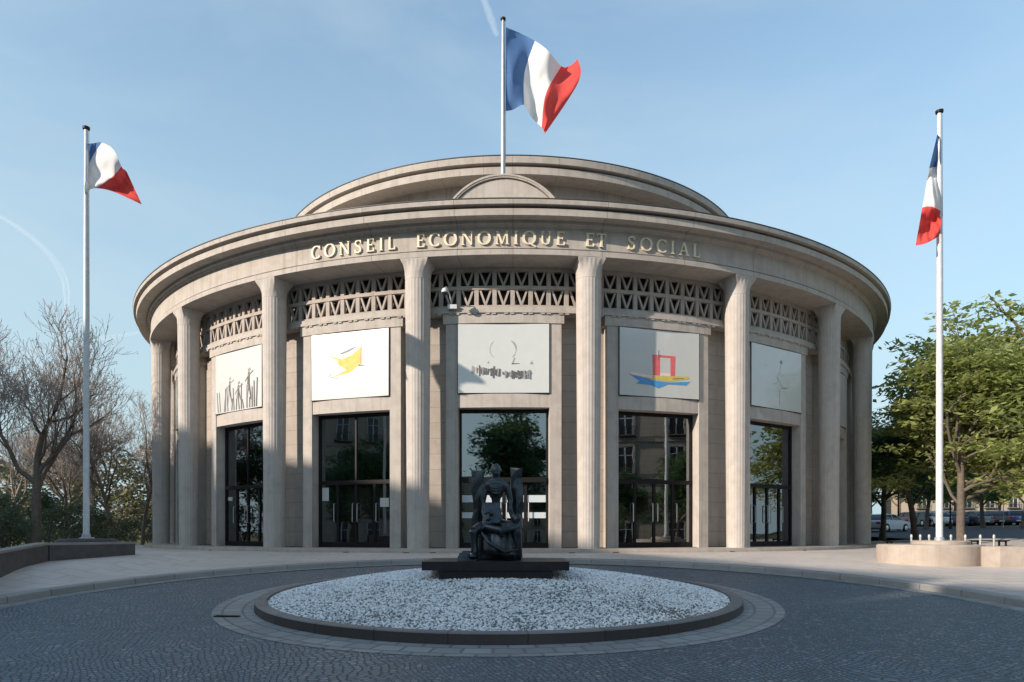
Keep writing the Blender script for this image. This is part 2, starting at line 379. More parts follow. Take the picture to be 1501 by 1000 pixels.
# outline of the kerb: circle that opens out on both sides into a wide mouth
def kerb_line():
    pts = []
    for a in lin(-8, 188, 98):
        r = KR
        x, y = KC[0] + r*cos(rad(a)), KC[1] + r*sin(rad(a))
        pts.append((x, y))
    x0, y0 = pts[0]; x1, y1 = pts[-1]
    right = [(x0 + 1.2*i*0.6, y0 - 0.9*i*0.75) for i in range(14, 0, -1)]
    left = [(x1 - 0.5*i*0.5, y1 - 1.0*i*0.8) for i in range(1, 15)]
    return right + pts + left
KL = kerb_line()
def offs(line, d):
    out = []
    for i, (x, y) in enumerate(line):
        a = line[max(0, i-1)]; b = line[min(len(line)-1, i+1)]
        tx, ty = b[0]-a[0], b[1]-a[1]; L = math.hypot(tx, ty)
        out.append((x + ty/L*d, y - tx/L*d))
    return out
def strip(name, line, prof, mat, kind='structure'):
    "prof: list of (offset outward, height above drive)"
    mb = MB(); uvs = []; L = [offs(line, d) for d, h in prof]; s = 0; n = len(prof)
    acc = [0]
    for d in range(1, n): acc.append(acc[-1] + math.hypot(prof[d][0]-prof[d-1][0], prof[d][1]-prof[d-1][1]))
    for i in range(len(line)):
        if i: s += math.hypot(line[i][0]-line[i-1][0], line[i][1]-line[i-1][1])
        for k in range(n):
            x, y = L[k][i]; mb.v.append((x, y, gz(*line[i]) + prof[k][1])); uvs.append((s, acc[k] + 1.6))
    for i in range(len(line)-1):
        for k in range(n-1):
            mb.f.append((i*n+k, (i+1)*n+k, (i+1)*n+k+1, i*n+k+1)); mb.mi.append(0)
    return tag(mb.build(name, mat, uv=lambda co, lp: uvs[lp.vertex_index], recalc=False), kind=kind)
strip('kerb', KL, [(-0.01, -0.06), (0.0, 0.125), (0.02, 0.15), (0.30, 0.154), (0.30, 0.05)], 'kerbstone')
strip('gutter', KL, [(-0.42, 0.004), (-0.005, 0.010)], 'slabs')
# pavement: from the kerb outwards, in bands, plus a sheet under and beside the building
PW = []
def pav_z(x, y): return gz(x, y) + 0.15
mb = MB(); uvs = []; bands = [0.29, 1.5, 3.0, 5.0, 8.0, 12, 17, 24]
for d in bands:
    for (x, y) in offs(KL, d):
        mb.v.append((x, y, gz(x, min(y, 25.0)) + 0.15 if d > 0.3 else gz(x, y) + 0.15))
n = len(KL)
core = MB()
def inkerb(x, y):
    if math.hypot(x - KC[0], y - KC[1]) < KR + 0.2: return True
    if y > KC[1]: return False
    # between the two flaring arms
    xr = np.interp(y, [p[1] for p in KL[:14]], [p[0] for p in KL[:14]]) if KL[0][1] < y < KL[14][1] else (KL[14][0] if y >= KL[14][1] else KL[0][0])
    la = KL[-14:][::-1]
    xl = np.interp(y, [p[1] for p in la], [p[0] for p in la]) if la[0][1] < y < la[-1][1] else (la[-1][0] if y >= la[-1][1] else la[0][0])
    return xl - 0.25 < x < xr + 0.25
# radial bands that start exactly on the kerb's back edge
edge = offs(KL, 0.295)
def prise(x, y): return 0.27 * sstep(-x, 9.7, 12.2) * (1 - sstep(y, 21.5, 26))
def pavement():
    mb = MB(); m = len(edge); depth = [0, .015, .03, .045, .06, .075, .09, .13, .18, .24, .32, .42, 0.6, 1.0]
    outer = []
    for (x, y), (ox, oy) in zip(edge, offs(KL, 1.3)):
        dx, dy = ox - x, oy - y; L = math.hypot(dx, dy); dx /= L; dy /= L
        k = 26.0
        outer.append((x + dx*k, y + dy*k))
    for q in depth:
        for (x, y), (ox, oy) in zip(edge, outer):
            X, Y = x + (ox-x)*q, y + (oy-y)*q
            mb.v.append((X, Y, gz(X, Y) + 0.1505 + 0.27 * sstep(26.0*q, .3, 2.4) * sstep(-X, 9.7, 11.0) * (1 - sstep(Y, 21.5, 26))))
    for j in range(len(depth)-1):
        for i in range(m-1):
            mb.f.append((j*m+i, j*m+i+1, (j+1)*m+i+1, (j+1)*m+i)); mb.mi.append(0)
    return tag(mb.build('pavement', 'gravelwalk', uv=flatuv, smooth=40), kind='structure')
pavement()

# island: paving ring, kerb, soil mound, pebbles
ringsheet('paving_ring', IC, IR + 0.0, IR + 0.72, 2, 120, 0.006, 'slabs')
def island_kerb():
    mb = MB(); na = 160; prof = [(IR, -0.08), (IR - 0.012, 0.125), (IR - 0.035, 0.142), (IR - 0.23, 0.145), (IR - 0.23, 0.0)]
    uvs = []; acc = [0, .245, .28, .53, .7]
    for i in range(na + 1):
        a = 2*PI*i/na
        zb = gz(*IC) + 0.85*0.044*IR*sin(a)
        for (r, h), q in zip(prof, acc):
            mb.v.append((IC[0] + r*cos(a), IC[1] + r*sin(a), zb + h)); uvs.append((a*IR, q + 1.6))
    k = len(prof)
    for i in range(na):
        for q in range(k-1):
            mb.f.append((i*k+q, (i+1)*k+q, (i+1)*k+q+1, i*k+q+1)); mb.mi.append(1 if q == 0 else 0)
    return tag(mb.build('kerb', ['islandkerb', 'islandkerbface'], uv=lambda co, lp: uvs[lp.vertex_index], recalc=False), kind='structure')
island_kerb()
MR = IR - 0.23
def mound_z(x, y):
    dx, dy = x - IC[0], y - IC[1]; r = min(1.0, math.hypot(dx, dy) / MR)
    return gz(*IC) + 0.85*0.044*dy + 0.09 + 0.50 * (1 - r**2.0)
mb = MB(); nr, na = 14, 96
for j in range(nr + 1):
    for i in range(na):
        r = MR * j / nr; a = 2*PI*i/na; x, y = IC[0] + r*cos(a), IC[1] + r*sin(a); mb.v.append((x, y, mound_z(x, y)))
for j in range(nr):
    for i in range(na):
        mb.f.append((j*na+i, j*na+(i+1) % na, (j+1)*na+(i+1) % na, (j+1)*na+i)); mb.mi.append(0)
tag(mb.build('flower_bed', 'soil', recalc=False, smooth=60), kind='structure')
def pebbles():
    rng = np.random.default_rng(5)
    bm = bmesh.new(); bmesh.ops.create_icosphere(bm, subdivisions=1, radius=1.0)
    bv = np.array([v.co[:] for v in bm.verts]); bf = np.array([[v.index for v in f.verts] for f in bm.faces]); bm.free()
    N = 76000; pts = []
    while len(pts) < N:
        r = MR * math.sqrt(rng.random()) * 0.995; a = rng.random() * 2 * PI
        x, y = IC[0] + r*cos(a), IC[1] + r*sin(a)
        d = mnoise.fractal(Vector((x*0.55, y*0.55, 3.1)), 1.0, 2.0, 4) + 0.55*mnoise.noise(Vector((x*2.3, y*2.3, 9.0)))
        if rng.random() < 0.66 - 0.42*d: pts.append((x, y))
    pts = np.array(pts)
    z = np.array([mound_z(x, y) for x, y in pts])
    sz = 0.010 + 0.014*rng.random(N)**1.5
    sc = np.stack([sz*(0.8+0.6*rng.random(N)), sz*(0.8+0.6*rng.random(N)), sz*(0.55+0.4*rng.random(N))], 1)
    ang = rng.random(N)*2*PI
    V = bv[None] * sc[:, None] * (1 + 0.18*rng.standard_normal((N, len(bv), 1)))
    c, s = np.cos(ang)[:, None], np.sin(ang)[:, None]
    X = V[..., 0]*c - V[..., 1]*s + pts[:, :1]; Y = V[..., 0]*s + V[..., 1]*c + pts[:, 1:2]; Z = V[..., 2] + z[:, None] + sz[:, None]*0.45
    V = np.stack([X, Y, Z], -1).reshape(-1, 3)
    Fc = (bf[None] + (np.arange(N)*len(bv))[:, None, None]).reshape(-1, 3)
    me = bpy.data.meshes.new('gravel')
    me.vertices.add(len(V)); me.vertices.foreach_set('co', V.astype(np.float32).ravel())
    me.loops.add(Fc.size); me.loops.foreach_set('vertex_index', Fc.astype(np.int32).ravel())
    me.polygons.add(len(Fc)); me.polygons.foreach_set('loop_start', np.arange(0, Fc.size, 3, dtype=np.int32)); 
    at = me.attributes.new('tint', 'FLOAT', 'FACE')
    me.update(calc_edges=True)
    tv = np.clip(0.90 + 0.22*rng.standard_normal(N), 0, 1); tv[rng.random(N) < 0.10] = 0.05
    at.data.foreach_set('value', np.repeat(tv, len(bf)).astype(np.float32))
    me.materials.append(MAT['pebble'])
    o = link('gravel', me); tag(o, 'white pebbles heaped in a low mound inside the round kerb', 'gravel', kind='stuff')
pebbles()
# drain grate let into the paving ring
def grate(loc, rz):
    mb = MB(); mb.box(-.23, .23, -.06, .06, -.02, .004)
    for i in range(11):
        x = -.215 + .04*i; mb.box(x, x+.022, -.055, .055, .004, .010)
    o = mb.build('drain_grate', 'blackmetal'); o.location = loc; o.rotation_euler = (0, 0, rz)
    return tag(o, 'small black slotted drain grate in the paving left of the pebble island', 'drain')
g = (-5.02, 12.12); grate((g[0], g[1], gz(*g) + 0.016), rad(-8))

# ------------------------------------------------------------------ rotunda
BD, PHI = 47.74, rad(-0.9)
ZB, ZT = -0.63, 10.3
DL = 17.3
rot = empty('rotunda_building', (0, BD, 0), PHI)
tag(rot, 'round beige concrete rotunda with tall tapering columns, lattice band and two-tiered roof', 'building')
# plinth
mb = MB(); mb.sweep([(18, -1.6), (22.55, -1.6), (22.55, ZB - 0.1), (22.5, ZB), (18, ZB)], n=180)
mb.build('plinth', 'palestone', rot, smooth=30)
# columns: fluted, wider at the top, flaring into a capital
def column_mesh():
    mb = MB(); NF = 24; n = NF * 6
    H = ZT - ZB
    zs = [0, .02, .3, 1, 2, 3, 4, 5, 6, 7, 8, 9, H - .721]
    def R(z): return 0.415 + 0.075 * (z / H)
    def flute(i, nn, z):
        q = (i % 6) / 6.0; return -0.011 * sin(PI * q) if z > .01 else 0
    mb.lathe([(R(z), z) for z in zs], n, mod=flute)
    return mb
def capital_mesh():
    mb = MB(); n = 80; H = ZT - ZB; z0 = H - .72
    rows = [(0, .485), (.10, .488), (.25, .497), (.42, .52), (.56, .555), (.66, .59), (.70, .60), (.72, .60)]
    rings = []
    for dz, r in rows:
        ring = []
        for i in range(n):
            a = 2*PI*i/n + PI/4
            q = max(abs(cos(a)), abs(sin(a))); k = sstep(dz, .25, .70)
            rr = r * ((1-k) + k * 0.88 / q)
            fl = 0.007 * (1 if (i // 2 + int(dz*9)) % 2 else -1) if .12 < dz < .68 else 0
            ring.append(((rr+fl)*cos(a), (rr+fl)*sin(a), z0 + dz))
        rings.append(ring)
    mb.loft(rings); return mb
cthetas = [s * DL * (i + .5) for i in range(0, 6) for s in (-1, 1)]
col0 = cap0 = None
for th in cthetas:
    loc = (21.7*sin(rad(th)), -21.7*cos(rad(th)), ZB)
    if col0 is None:
        col0 = column_mesh().build('column', 'column', rot, smooth=50); cap0 = capital_mesh().build('capital', 'column', col0, smooth=40); c = col0
    else: c = copy_tree(col0, rot)
    c.location = loc; c.rotation_euler = (0, 0, rad(th))
# entablature
def ring(name, prof, mat, n=220):
    mb = MB(); mb.sweep(prof, n=n); return mb.build(name, mat, rot, smooth=25)
ring('architrave', [(20.55, ZT), (22.24, ZT), (22.25, 10.49), (22.17, 10.50), (22.17, 10.545), (22.2, 10.55), (20.55, 10.55)], 'jointed')
ring('frieze', [(20.55, 10.552), (22.2, 10.552), (22.2, 11.28), (22.27, 11.30), (22.30, 11.36), (22.38, 11.40), (22.40, 11.52), (20.55, 11.52)], 'jointed')
ring('cornice', [(20.6, 11.522), (22.78, 11.5), (22.84, 11.47), (22.88, 11.47), (22.90, 11.70), (22.58, 11.71), (22.58, 11.80), (23.03, 11.81), (23.05, 11.95), (23.02, 11.99), (20.6, 12.08)], 'jointed')
ring('flashing', [(22.6, 11.998), (23.055, 11.985), (23.06, 12.015), (22.6, 12.03)], 'zincdark')
ring('lower_roof', [(12.9, 12.6), (20.6, 12.07), (20.62, 12.10), (12.9, 12.75)], 'roof')
ring('drum_wall', [(13.0, 12.7), (13.85, 12.7), (13.85, 14.9), (13.72, 14.95), (13.72, 17.2), (13.0, 17.2)], 'jointed')
def dentils():
    mb = MB(); n = 150
    for i in range(n):
        a = 360.0*i/n; mb.sweep([(13.715, 15.15), (13.80, 15.15), (13.80, 16.5), (13.715, 16.5)], a, a + 1.25, 1)
    return mb.build('drum_fluting', 'lattice', rot)
dentils()
ring('drum_cornice', [(12.8, 17.2), (14.55, 17.2), (14.7, 17.15), (14.82, 17.15), (14.84, 17.48), (14.6, 17.49), (14.6, 17.6), (14.98, 17.61), (15.02, 17.88), (14.98, 17.93), (12.8, 18.02)], 'jointed')
ring('flashing', [(14.5, 17.948), (15.02, 17.925), (15.03, 17.96), (14.5, 17.985)], 'zincdark')
mb = MB(); mb.lathe([(12.85, 17.98), (11.5, 18.5), (9, 19.1), (6, 19.55), (3, 19.8), (0.4, 19.86)], 72); mb.build('dome_roof', 'roof', rot, smooth=60)
# half-round attic above the middle bay
def attic():
    mb = MB(); n = 40; zc = 11.45; r1, r0 = 2.55, 2.40
    def arc(r, y): return [(r*cos(PI*i/n), y, zc + r*sin(PI*i/n)) for i in range(n+1)]
    yF = -20.75
    # body
    A, B = arc(r0, yF), arc(r0, yF + 3.4)
    vs = A + B; fs = [(i, i+1, n+2+i, n+1+i) for i in range(n)] + [tuple(range(n+1)), tuple(range(2*n+1, n, -1))]
    mb.add(vs, fs)
    # rim
    for (ra, rb, ya, yb) in ((2.44, 2.53, yF - .07, yF + 3.5), (2.50, 2.57, yF - .10, yF + 3.52)):
        rings = []
        for i in range(n+1):
            a = PI*i/n; rings.append([(ra*cos(a), ya, zc+ra*sin(a)), (rb*cos(a), ya, zc+rb*sin(a)), (rb*cos(a), yb, zc+rb*sin(a)), (ra*cos(a), yb, zc+ra*sin(a))])
        mb.loft(rings)
    # raised lower panel on its face
    rings = []
    for i in range(n+1):
        a = PI*i/n; rings.append([(2.05*cos(a), yF-.06, zc+1.62*sin(a)), (2.15*cos(a), yF-.06, zc+1.70*sin(a)), (2.15*cos(a), yF+.01, zc+1.70*sin(a)), (2.05*cos(a), yF+.01, zc+1.62*sin(a))])
    mb.loft(rings)
    return mb.build('half_round_attic', 'concrete', rot, smooth=35)
attic()
# wall behind the columns, bay by bay
RW = 21.05
HW, PWD = 1.80, 0.46           # half opening, pilaster width
ZL0, ZL1, ZP0, ZP1, ZD = 8.11, 8.60, 5.38, 8.08, 4.85
HB = RW * rad(DL) / 2
def seg_box(mb, t0, t1, d0, d1, z0, z1, n=1, mi=0):
    for i in range(n):
        pass
    ts = lin(t0, t1, n); rings = [[(t, d0, z0), (t, d1, z0), (t, d1, z1), (t, d0, z1)] for t in ts]; mb.loft(rings, mi)
def pil(s):
    mb = MB(); a, b = sorted((s*HW, s*(HW + PWD)))
    seg_box(mb, a, b, 0.0, .75, ZB, ZL0, 2); mb.bend(RW); return mb
def pier(s):
    mb = MB(); a, b = sorted((s*(HW + PWD), s*HB)); seg_box(mb, a, b, .48, .9, ZB, ZL1 - .02, 3); mb.bend(RW); return mb
def lintel():
    mb = MB(); w = HW + PWD + .10
    seg_box(mb, -w, w, -.04, .7, ZL0, ZL1 - .1, 12)
    seg_box(mb, -HB, HB, -.10, .7, ZL1 - .1, ZL1, 18); seg_box(mb, -HB, HB, -.06, .7, ZL1, ZL1 + .14, 18)
    for i in range(26):
        t = -HB + .12 + i*(2*HB - .2)/26
        if i % 3: seg_box(mb, t, t + .16, -.085, -.05, ZL1 - .155, ZL1 - .1)
    mb.bend(RW); return mb
def spandrel():
    mb = MB(); seg_box(mb, -HW, HW, .03, .75, ZD, ZP0, 10); seg_box(mb, -HW, HW, .16, .7, ZP0, ZL0, 10)
    mb.bend(RW); return mb
def lattice():
    mb = MB(); n = 9; w = 2*HB/n; z0, z1, z2, z3 = ZL1 + .14, 9.46, 9.52, 10.28
    zr = [(8.74, 8.83), (9.44, 9.58), (10.14, 10.295)]
    for a, b in zr: seg_box(mb, -HB, HB, .04, .21, a, b, 18)
    rows = [(8.83, 9.44), (9.58, 10.14)]
    for i in range(n + 1):
        t = -HB + i*w; h = .085
        seg_box(mb, max(-HB, t-h), min(HB, t+h), .06, .20, 8.83, 10.14)
    for i in range(n):
        tc = -HB + (i+.5)*w; a = w/2 - .085
        for z0, z1 in rows:
            # V: two arms meeting at the foot
            for s in (-1, 1):
                poly = [(tc + s*(a-.015), z1), (tc + s*(a-.095), z1), (tc - s*.012, z0 + .10), (tc - s*.012, z0), (tc + s*.035, z0)]
                mb.prism(poly, 'y', .085 + .004*(s > 0), .19, 0)
    mb.bend(RW); return mb
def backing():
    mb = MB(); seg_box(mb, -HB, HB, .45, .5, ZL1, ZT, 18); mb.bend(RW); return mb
bays = list(range(-5, 6))
protos = None
for j in bays:
    th = rad(DL * j)
    if protos is None:
        protos = [pil(-1).build('pilaster', 'concrete', rot), pil(1).build('pilaster', 'concrete', rot),
                  pier(-1).build('pier', 'pier', rot), pier(1).build('pier', 'pier', rot),
                  lintel().build('lintel', 'concrete', rot), spandrel().build('spandrel', 'concrete', rot),
                  lattice().build('lattice', 'lattice', rot), backing().build('lattice_backing', 'backing', rot)]
        for o in protos: o.rotation_euler = (0, 0, th)
    else:
        for o in protos:
            c = o.copy(); COL.objects.link(c); c.rotation_euler = (0, 0, th)
mb = MB()
a = DL*5.5
mb.sweep([(20.1, ZB), (21.0, ZB), (21.0, ZT), (20.1, ZT)], a, 360 - a, 60); mb.build('rear_wall', 'pier', rot)
# interior: floor, core wall
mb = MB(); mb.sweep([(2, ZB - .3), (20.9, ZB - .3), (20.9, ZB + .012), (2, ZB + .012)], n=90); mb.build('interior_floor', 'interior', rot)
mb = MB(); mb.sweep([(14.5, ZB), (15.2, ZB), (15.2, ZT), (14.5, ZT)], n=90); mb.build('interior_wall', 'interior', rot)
# doors
ZTR = 2.05
def door_parts(kind):
    fr = MB(); w = HW; b0 = ZB + .015
    D0, D1 = .50, .62
    fr.box(-w, -w + .13, D0, D1, b0, ZD); fr.box(w - .13, w, D0, D1, b0, ZD)
    fr.box(-w + .13, w - .13, D0, D1, ZD - .14, ZD)
    fr.box(-w + .13, w - .13, D0 - .02, D1, b0, b0 + .20)
    fr.box(-w + .13, w - .13, D0 - (.16 if kind == 'mid' else .03), D1, ZTR - .09, ZTR + (.10 if kind == 'mid' else .07))
    panes = []
    ups = [0.0] if kind == 'pair' else []
    for x in ups: fr.box(x - .035, x + .035, D0 + .01, D1 - .01, ZTR + .07, ZD - .14)
    xs = [-w + .13] + ups + [w - .13]
    for a, b in zip(xs[:-1], xs[1:]):
        p = MB(); p.box(a, b, .56, .572, ZTR + .07, ZD - .14); panes.append(p)
    lows = [-.86, 0.0, .86]
    for x in lows: fr.box(x - .055, x + .055, D0 + .006, D1 - .006, b0 + .20, ZTR - .09)
    xs = [-w + .13] + lows + [w - .13]
    for a, b in zip(xs[:-1], xs[1:]):
        p = MB(); p.box(a, b, .56, .572, b0 + .20, ZTR - .09); panes.append(p)
    handles = []
    for x in (-.98, -.11, .11, .98):
        h = MB(); h.tube([(x, .50, .40), (x, .43, .43), (x, .43, 1.15), (x, .50, 1.18)], .022, 8); handles.append(h)
    return fr, panes, handles
kinds = {-3: 'pair', -2: 'pair', -1: 'pair', 0: 'mid', 1: 'single', 2: 'single', 3: 'single'}
cache = {}
for j in range(-5, 6):
    kind = kinds.get(j, 'single'); th = rad(DL * j)
    loc = (RW*sin(th), -RW*cos(th), 0)
    if kind not in cache:
        fr, panes, handles = door_parts(kind)
        d = fr.build('door', 'blackmetal', rot)
        for p in panes: p.build('pane', 'glass', d)
        for h in handles: h.build('handle', 'steel', d, smooth=40)
        cache[kind] = d
    else: d = copy_tree(cache[kind], rot)
    d.location = loc; d.rotation_euler = (0, 0, th)
    if j == 0:
        for z0, z1 in ((1.18, 1.46), (.55, .78)):
            for x0, x1 in ((-1.66, -.93), (-.79, -.07), (.07, .79), (.93, 1.66)):
                b = MB(); b.box(x0, x1, .553, .557, z0, z1); b.build('frosted_band', 'frost', d)
    if j == -1:
        for (x0, x1, z0, z1) in ((-1.62, -1.3, 1.3, 1.85), (1.1, 1.5, 1.02, 1.38)):
            b = MB(); b.box(x0, x1, .553, .556, z0, z1); b.build('paper_notice', 'board', d)
    if j == -2:
        b = MB(); b.box(-1.6, -1.25, .553, .556, 1.45, 1.62); b.build('paper_notice', 'board', d)
# small vents in the plinth step
for px in (635, 838, 596, 1072, 902, 1178, 508, 310):
    th = 0
    for _ in range(30):
        th = math.asin(max(-1, min(1, (px - CX) / F * (BD - 22.5*cos(th)) / 22.5)))
    v = MB(); v.box(-.11, .11, -.022, .0, ZB - .20, ZB - .125); o = v.build('vent', 'blackmetal', rot)
    a = th - PHI; o.location = (22.55*sin(a), -22.55*cos(a), 0); o.rotation_euler = (0, 0, a)

# ------------------------------------------------------------------ inscription
def arcpts(cx, cz, rx, rz, a0, a1, n=18): return [(cx + rx*cos(rad(a0 + (a1-a0)*i/n)), cz + rz*sin(rad(a0 + (a1-a0)*i/n))) for i in range(n+1)]
T, t_ = .15, .075     # thick and thin stems in cap heights
GL = {   # strokes: (points, width) in a cap height of 1; serifs given as (x, z, half length)
 'C': (.80, [(arcpts(.46, .5, .40, .47, 48, 312, 24), None)], [], [(.72, .74, .80, .96), (.72, .06, .78, .24)]),
 'O': (.98, [(arcpts(.49, .5, .42, .47, 0, 360, 32), None)], [], []),
 'Q': (.98, [(arcpts(.49, .5, .42, .47, 0, 360, 32), None), ([(.50, .16), (.70, -.02), (.98, -.16)], .10)], [], []),
 'N': (.90, [([(.14, 0), (.14, 1)], t_), ([(.12, .97), (.78, .03)], T), ([(.78, 0), (.78, 1)], t_)], [(.14, 0, .12), (.10, 1, .12), (.78, 1, .12)], []),
 'S': (.66, [([(.56, .80), (.50, .93), (.33, .97), (.14, .88), (.11, .70), (.22, .58), (.42, .46), (.54, .32), (.52, .14), (.34, .03), (.16, .07), (.08, .22)], .12)], [], [(.53, .74, .58, .97), (.06, .03, .11, .28)]),
 'E': (.66, [([(.15, 0), (.15, 1)], T), ([(.15, .965), (.58, .965)], t_), ([(.15, .51), (.48, .51)], t_), ([(.15, .035), (.62, .035)], t_)], [(.15, 0, .13), (.15, 1, .13)], [(.55, .80, .60, .99), (.45, .42, .49, .60), (.58, .01, .64, .22)]),
 'I': (.34, [([(.17, 0), (.17, 1)], T)], [(.17, 0, .15), (.17, 1, .15)], []),
 'L': (.64, [([(.15, 0), (.15, 1)], T), ([(.15, .035), (.58, .035)], t_)], [(.15, 0, .13), (.15, 1, .14)], [(.54, .01, .60, .24)]),
 'M': (1.06, [([(.14, 0), (.18, 1)], t_), ([(.18, .97), (.52, .04)], T), ([(.52, .04), (.85, .97)], t_), ([(.86, 1), (.90, 0)], T)], [(.14, 0, .12), (.90, 0, .14), (.14, 1, .10), (.90, 1, .10)], []),
 'U': (.88, [([(.16, 1), (.16, .34), (.22, .12), (.42, .04), (.62, .12), (.68, .30), (.70, 1)], .11)], [(.16, 1, .14), (.70, 1, .12)], []),
 'T': (.74, [([(.37, 0), (.37, 1)], T), ([(.06, .965), (.68, .965)], t_)], [(.37, 0, .14)], [(.04, .78, .09, .99), (.65, .78, .70, .99)]),
 'A': (.86, [([(.10, 0), (.42, 1)], t_), ([(.42, 1), (.76, 0)], T), ([(.22, .34), (.62, .34)], t_)], [(.10, 0, .12), (.76, 0, .13)], []),
}
def glyph(ch, cap, depth):
    adv, strokes, serifs, boxes = GL[ch]; mb = MB(); eps = 0
    for pts, w in strokes:
        n = len(pts); L, Rr = [], []
        for i, (x, z) in enumerate(pts):
            a, b = pts[max(0, i-1)], pts[min(n-1, i+1)]
            if w is None and abs(pts[0][0]-pts[-1][0]) < 1e-6 and abs(pts[0][1]-pts[-1][1]) < 1e-6 and i in (0, n-1): a, b = pts[-2], pts[1]
            dx, dz = b[0]-a[0], b[1]-a[1]; q = math.hypot(dx, dz)
            ww = w if w is not None else t_*.9 + (T - t_*.6) * abs(dz/q)**1.3
            L.append((x - dz/q*ww/2, z + dx/q*ww/2)); Rr.append((x + dz/q*ww/2, z - dx/q*ww/2))
        yy = -depth - eps; eps += .0012
        rings = [[(l[0]*cap, yy, l[1]*cap), (r[0]*cap, yy, r[1]*cap), (r[0]*cap, .02, r[1]*cap), (l[0]*cap, .02, l[1]*cap)] for l, r in zip(L, Rr)]
        mb.loft(rings)
    for x, z, h in serifs:
        yy = -depth - eps; eps += .0012; s = -1 if z > .5 else 1
        mb.prism([((x-h)*cap, z*cap), ((x+h)*cap, z*cap), ((x+h)*cap, (z+s*.03)*cap), ((x+h*.45)*cap, (z+s*.07)*cap), ((x-h*.45)*cap, (z+s*.07)*cap), ((x-h)*cap, (z+s*.03)*cap)], 'y', yy, .02)
    for x0, z0, x1, z1 in boxes:
        yy = -depth - eps; eps += .0012; mb.box(x0*cap, x1*cap, yy, .02, z0*cap, z1*cap)
    return mb, adv*cap
RL = 22.2
def th_of(px):
    th = 0
    for _ in range(40): th = math.asin(max(-1, min(1, (px - CX)/F*(BD - RL*cos(th))/RL)))
    return th - PHI
ins = link('inscription', None, rot)
gcache = {}
for word, p0, p1 in (('CONSEIL', 458, 581), ('ECONOMIQUE', 611, 828), ('ET', 858, 888), ('SOCIAL', 919, 1025)):
    a0, a1 = th_of(p0), th_of(p1); cap = .50
    adv = [GL[c][0]*cap for c in word]; gap = ((a1-a0)*RL - sum(adv)) / (len(word)-1) if len(word) > 1 else 0
    s = 0
    for c, w in zip(word, adv):
        if c not in gcache:
            g, _ = glyph(c, cap, .075)
            g.v = [(x - w/2, y, z) for x, y, z in g.v]
            o = g.build('letter', 'letter', ins); gcache[c] = o
        else:
            o = gcache[c].copy(); COL.objects.link(o)
        a = a0 + (s + w/2)/RL
        o.location = (RL*sin(a), -RL*cos(a), 10.66); o.rotation_euler = (0, 0, a)
        s += w + gap

# ------------------------------------------------------------------ picture panels over the doors
def panel(j, label, marks):
    mb = MB(); mb.box(-HW + .03, HW - .03, .02, .07, ZP0 + .03, ZP1, 0)
    mats = ['board', 'blackmetal']
    # thin dark edge strip
    for (x0, x1, z0, z1) in ((-HW+.005, -HW+.03, ZP0+.005, ZP1+.02), (HW-.03, HW-.005, ZP0+.005, ZP1+.02), (-HW+.03, HW-.03, ZP0+.005, ZP0+.03), (-HW+.03, HW-.03, ZP1, ZP1+.02)):
        mb.box(x0, x1, .03, .07, z0, z1, 1)
    W, Hh = 2*HW - .06, ZP1 - ZP0 - .03; lev = [0]
    def q(u, v): return (-HW + .03 + u*W, ZP0 + .03 + (1 - v)*Hh)
    def use(m):
        if m not in mats: mats.append(m)
        return mats.index(m)
    def poly(m, pts):
        lev[0] += 1; y = .02 - .0012*lev[0]
        mb.prism([q(*p) for p in pts], 'y', y, .0195, use(m))
    def line(m, pts, w):
        lev[0] += 1; y = .02 - .0012*lev[0]; P2 = [q(*p) for p in pts]; n = len(P2); rings = []
        for i, (x, z) in enumerate(P2):
            a, b = P2[max(0, i-1)], P2[min(n-1, i+1)]; dx, dz = b[0]-a[0], b[1]-a[1]; L = math.hypot(dx, dz) or 1
            ww = w[i] if hasattr(w, '__len__') else w
            rings.append([(x - dz/L*ww/2, y, z + dx/L*ww/2), (x + dz/L*ww/2, y, z - dx/L*ww/2), (x + dz/L*ww/2, .0195, z - dx/L*ww/2), (x - dz/L*ww/2, .0195, z + dx/L*ww/2)])
        mb.loft(rings, use(m))
    marks(poly, line)
    a = rad(DL*j) + PHI
    o = mb.build('picture_panel', mats)
    o.location = (RW*sin(a), BD - RW*cos(a), 0); o.rotation_euler = (0, 0, a)
    return tag(o, label, 'picture panel', 'picture panels above the rotunda doors')
def m_fig(poly, line):
    rnd = random.Random(4)
    for cx, top, bot in ((.33, .42, .88), (.52, .52, .84), (.74, .34, .86)):
        line('greyink', [(cx, top), (cx+.01, top+.04)], .16); line('ink', [(cx, top+.06), (cx-.01, (top+bot)/2)], [.10, .17])
        line('greyink', [(cx-.01, (top+bot)/2), (cx-.05, bot)], [.12, .06]); line('ink', [(cx, (top+bot)/2), (cx+.05, bot)], [.11, .05])
        line('greyink', [(cx, top+.1), (cx-.08, top+.2)], .04); line('greyink', [(cx, top+.1), (cx+.09, top+.05)], .04)
    for i in range(16):
        x = .08 + .055*i + rnd.uniform(-.02, .02); line('paleink', [(x, .98), (x + rnd.uniform(-.03, .03), rnd.uniform(.5, .85))], [.05, .015])
def m_bird(poly, line):
    poly('yellow', [(.22, .33), (.40, .40), (.52, .36), (.66, .24), (.655, .47), (.58, .56), (.50, .62), (.27, .67), (.46, .57), (.36, .49), (.34, .41)])
    poly('greyink', [(.36, .32), (.52, .25), (.62, .22), (.50, .30), (.40, .335)])
    line('orange', [(.655, .22), (.65, .50)], [.03, .07]); line('ink', [(.62, .515), (.70, .525)], [.06, .02])
    line('paleink', [(.25, .61), (.26, .67), (.36, .69)], .03)
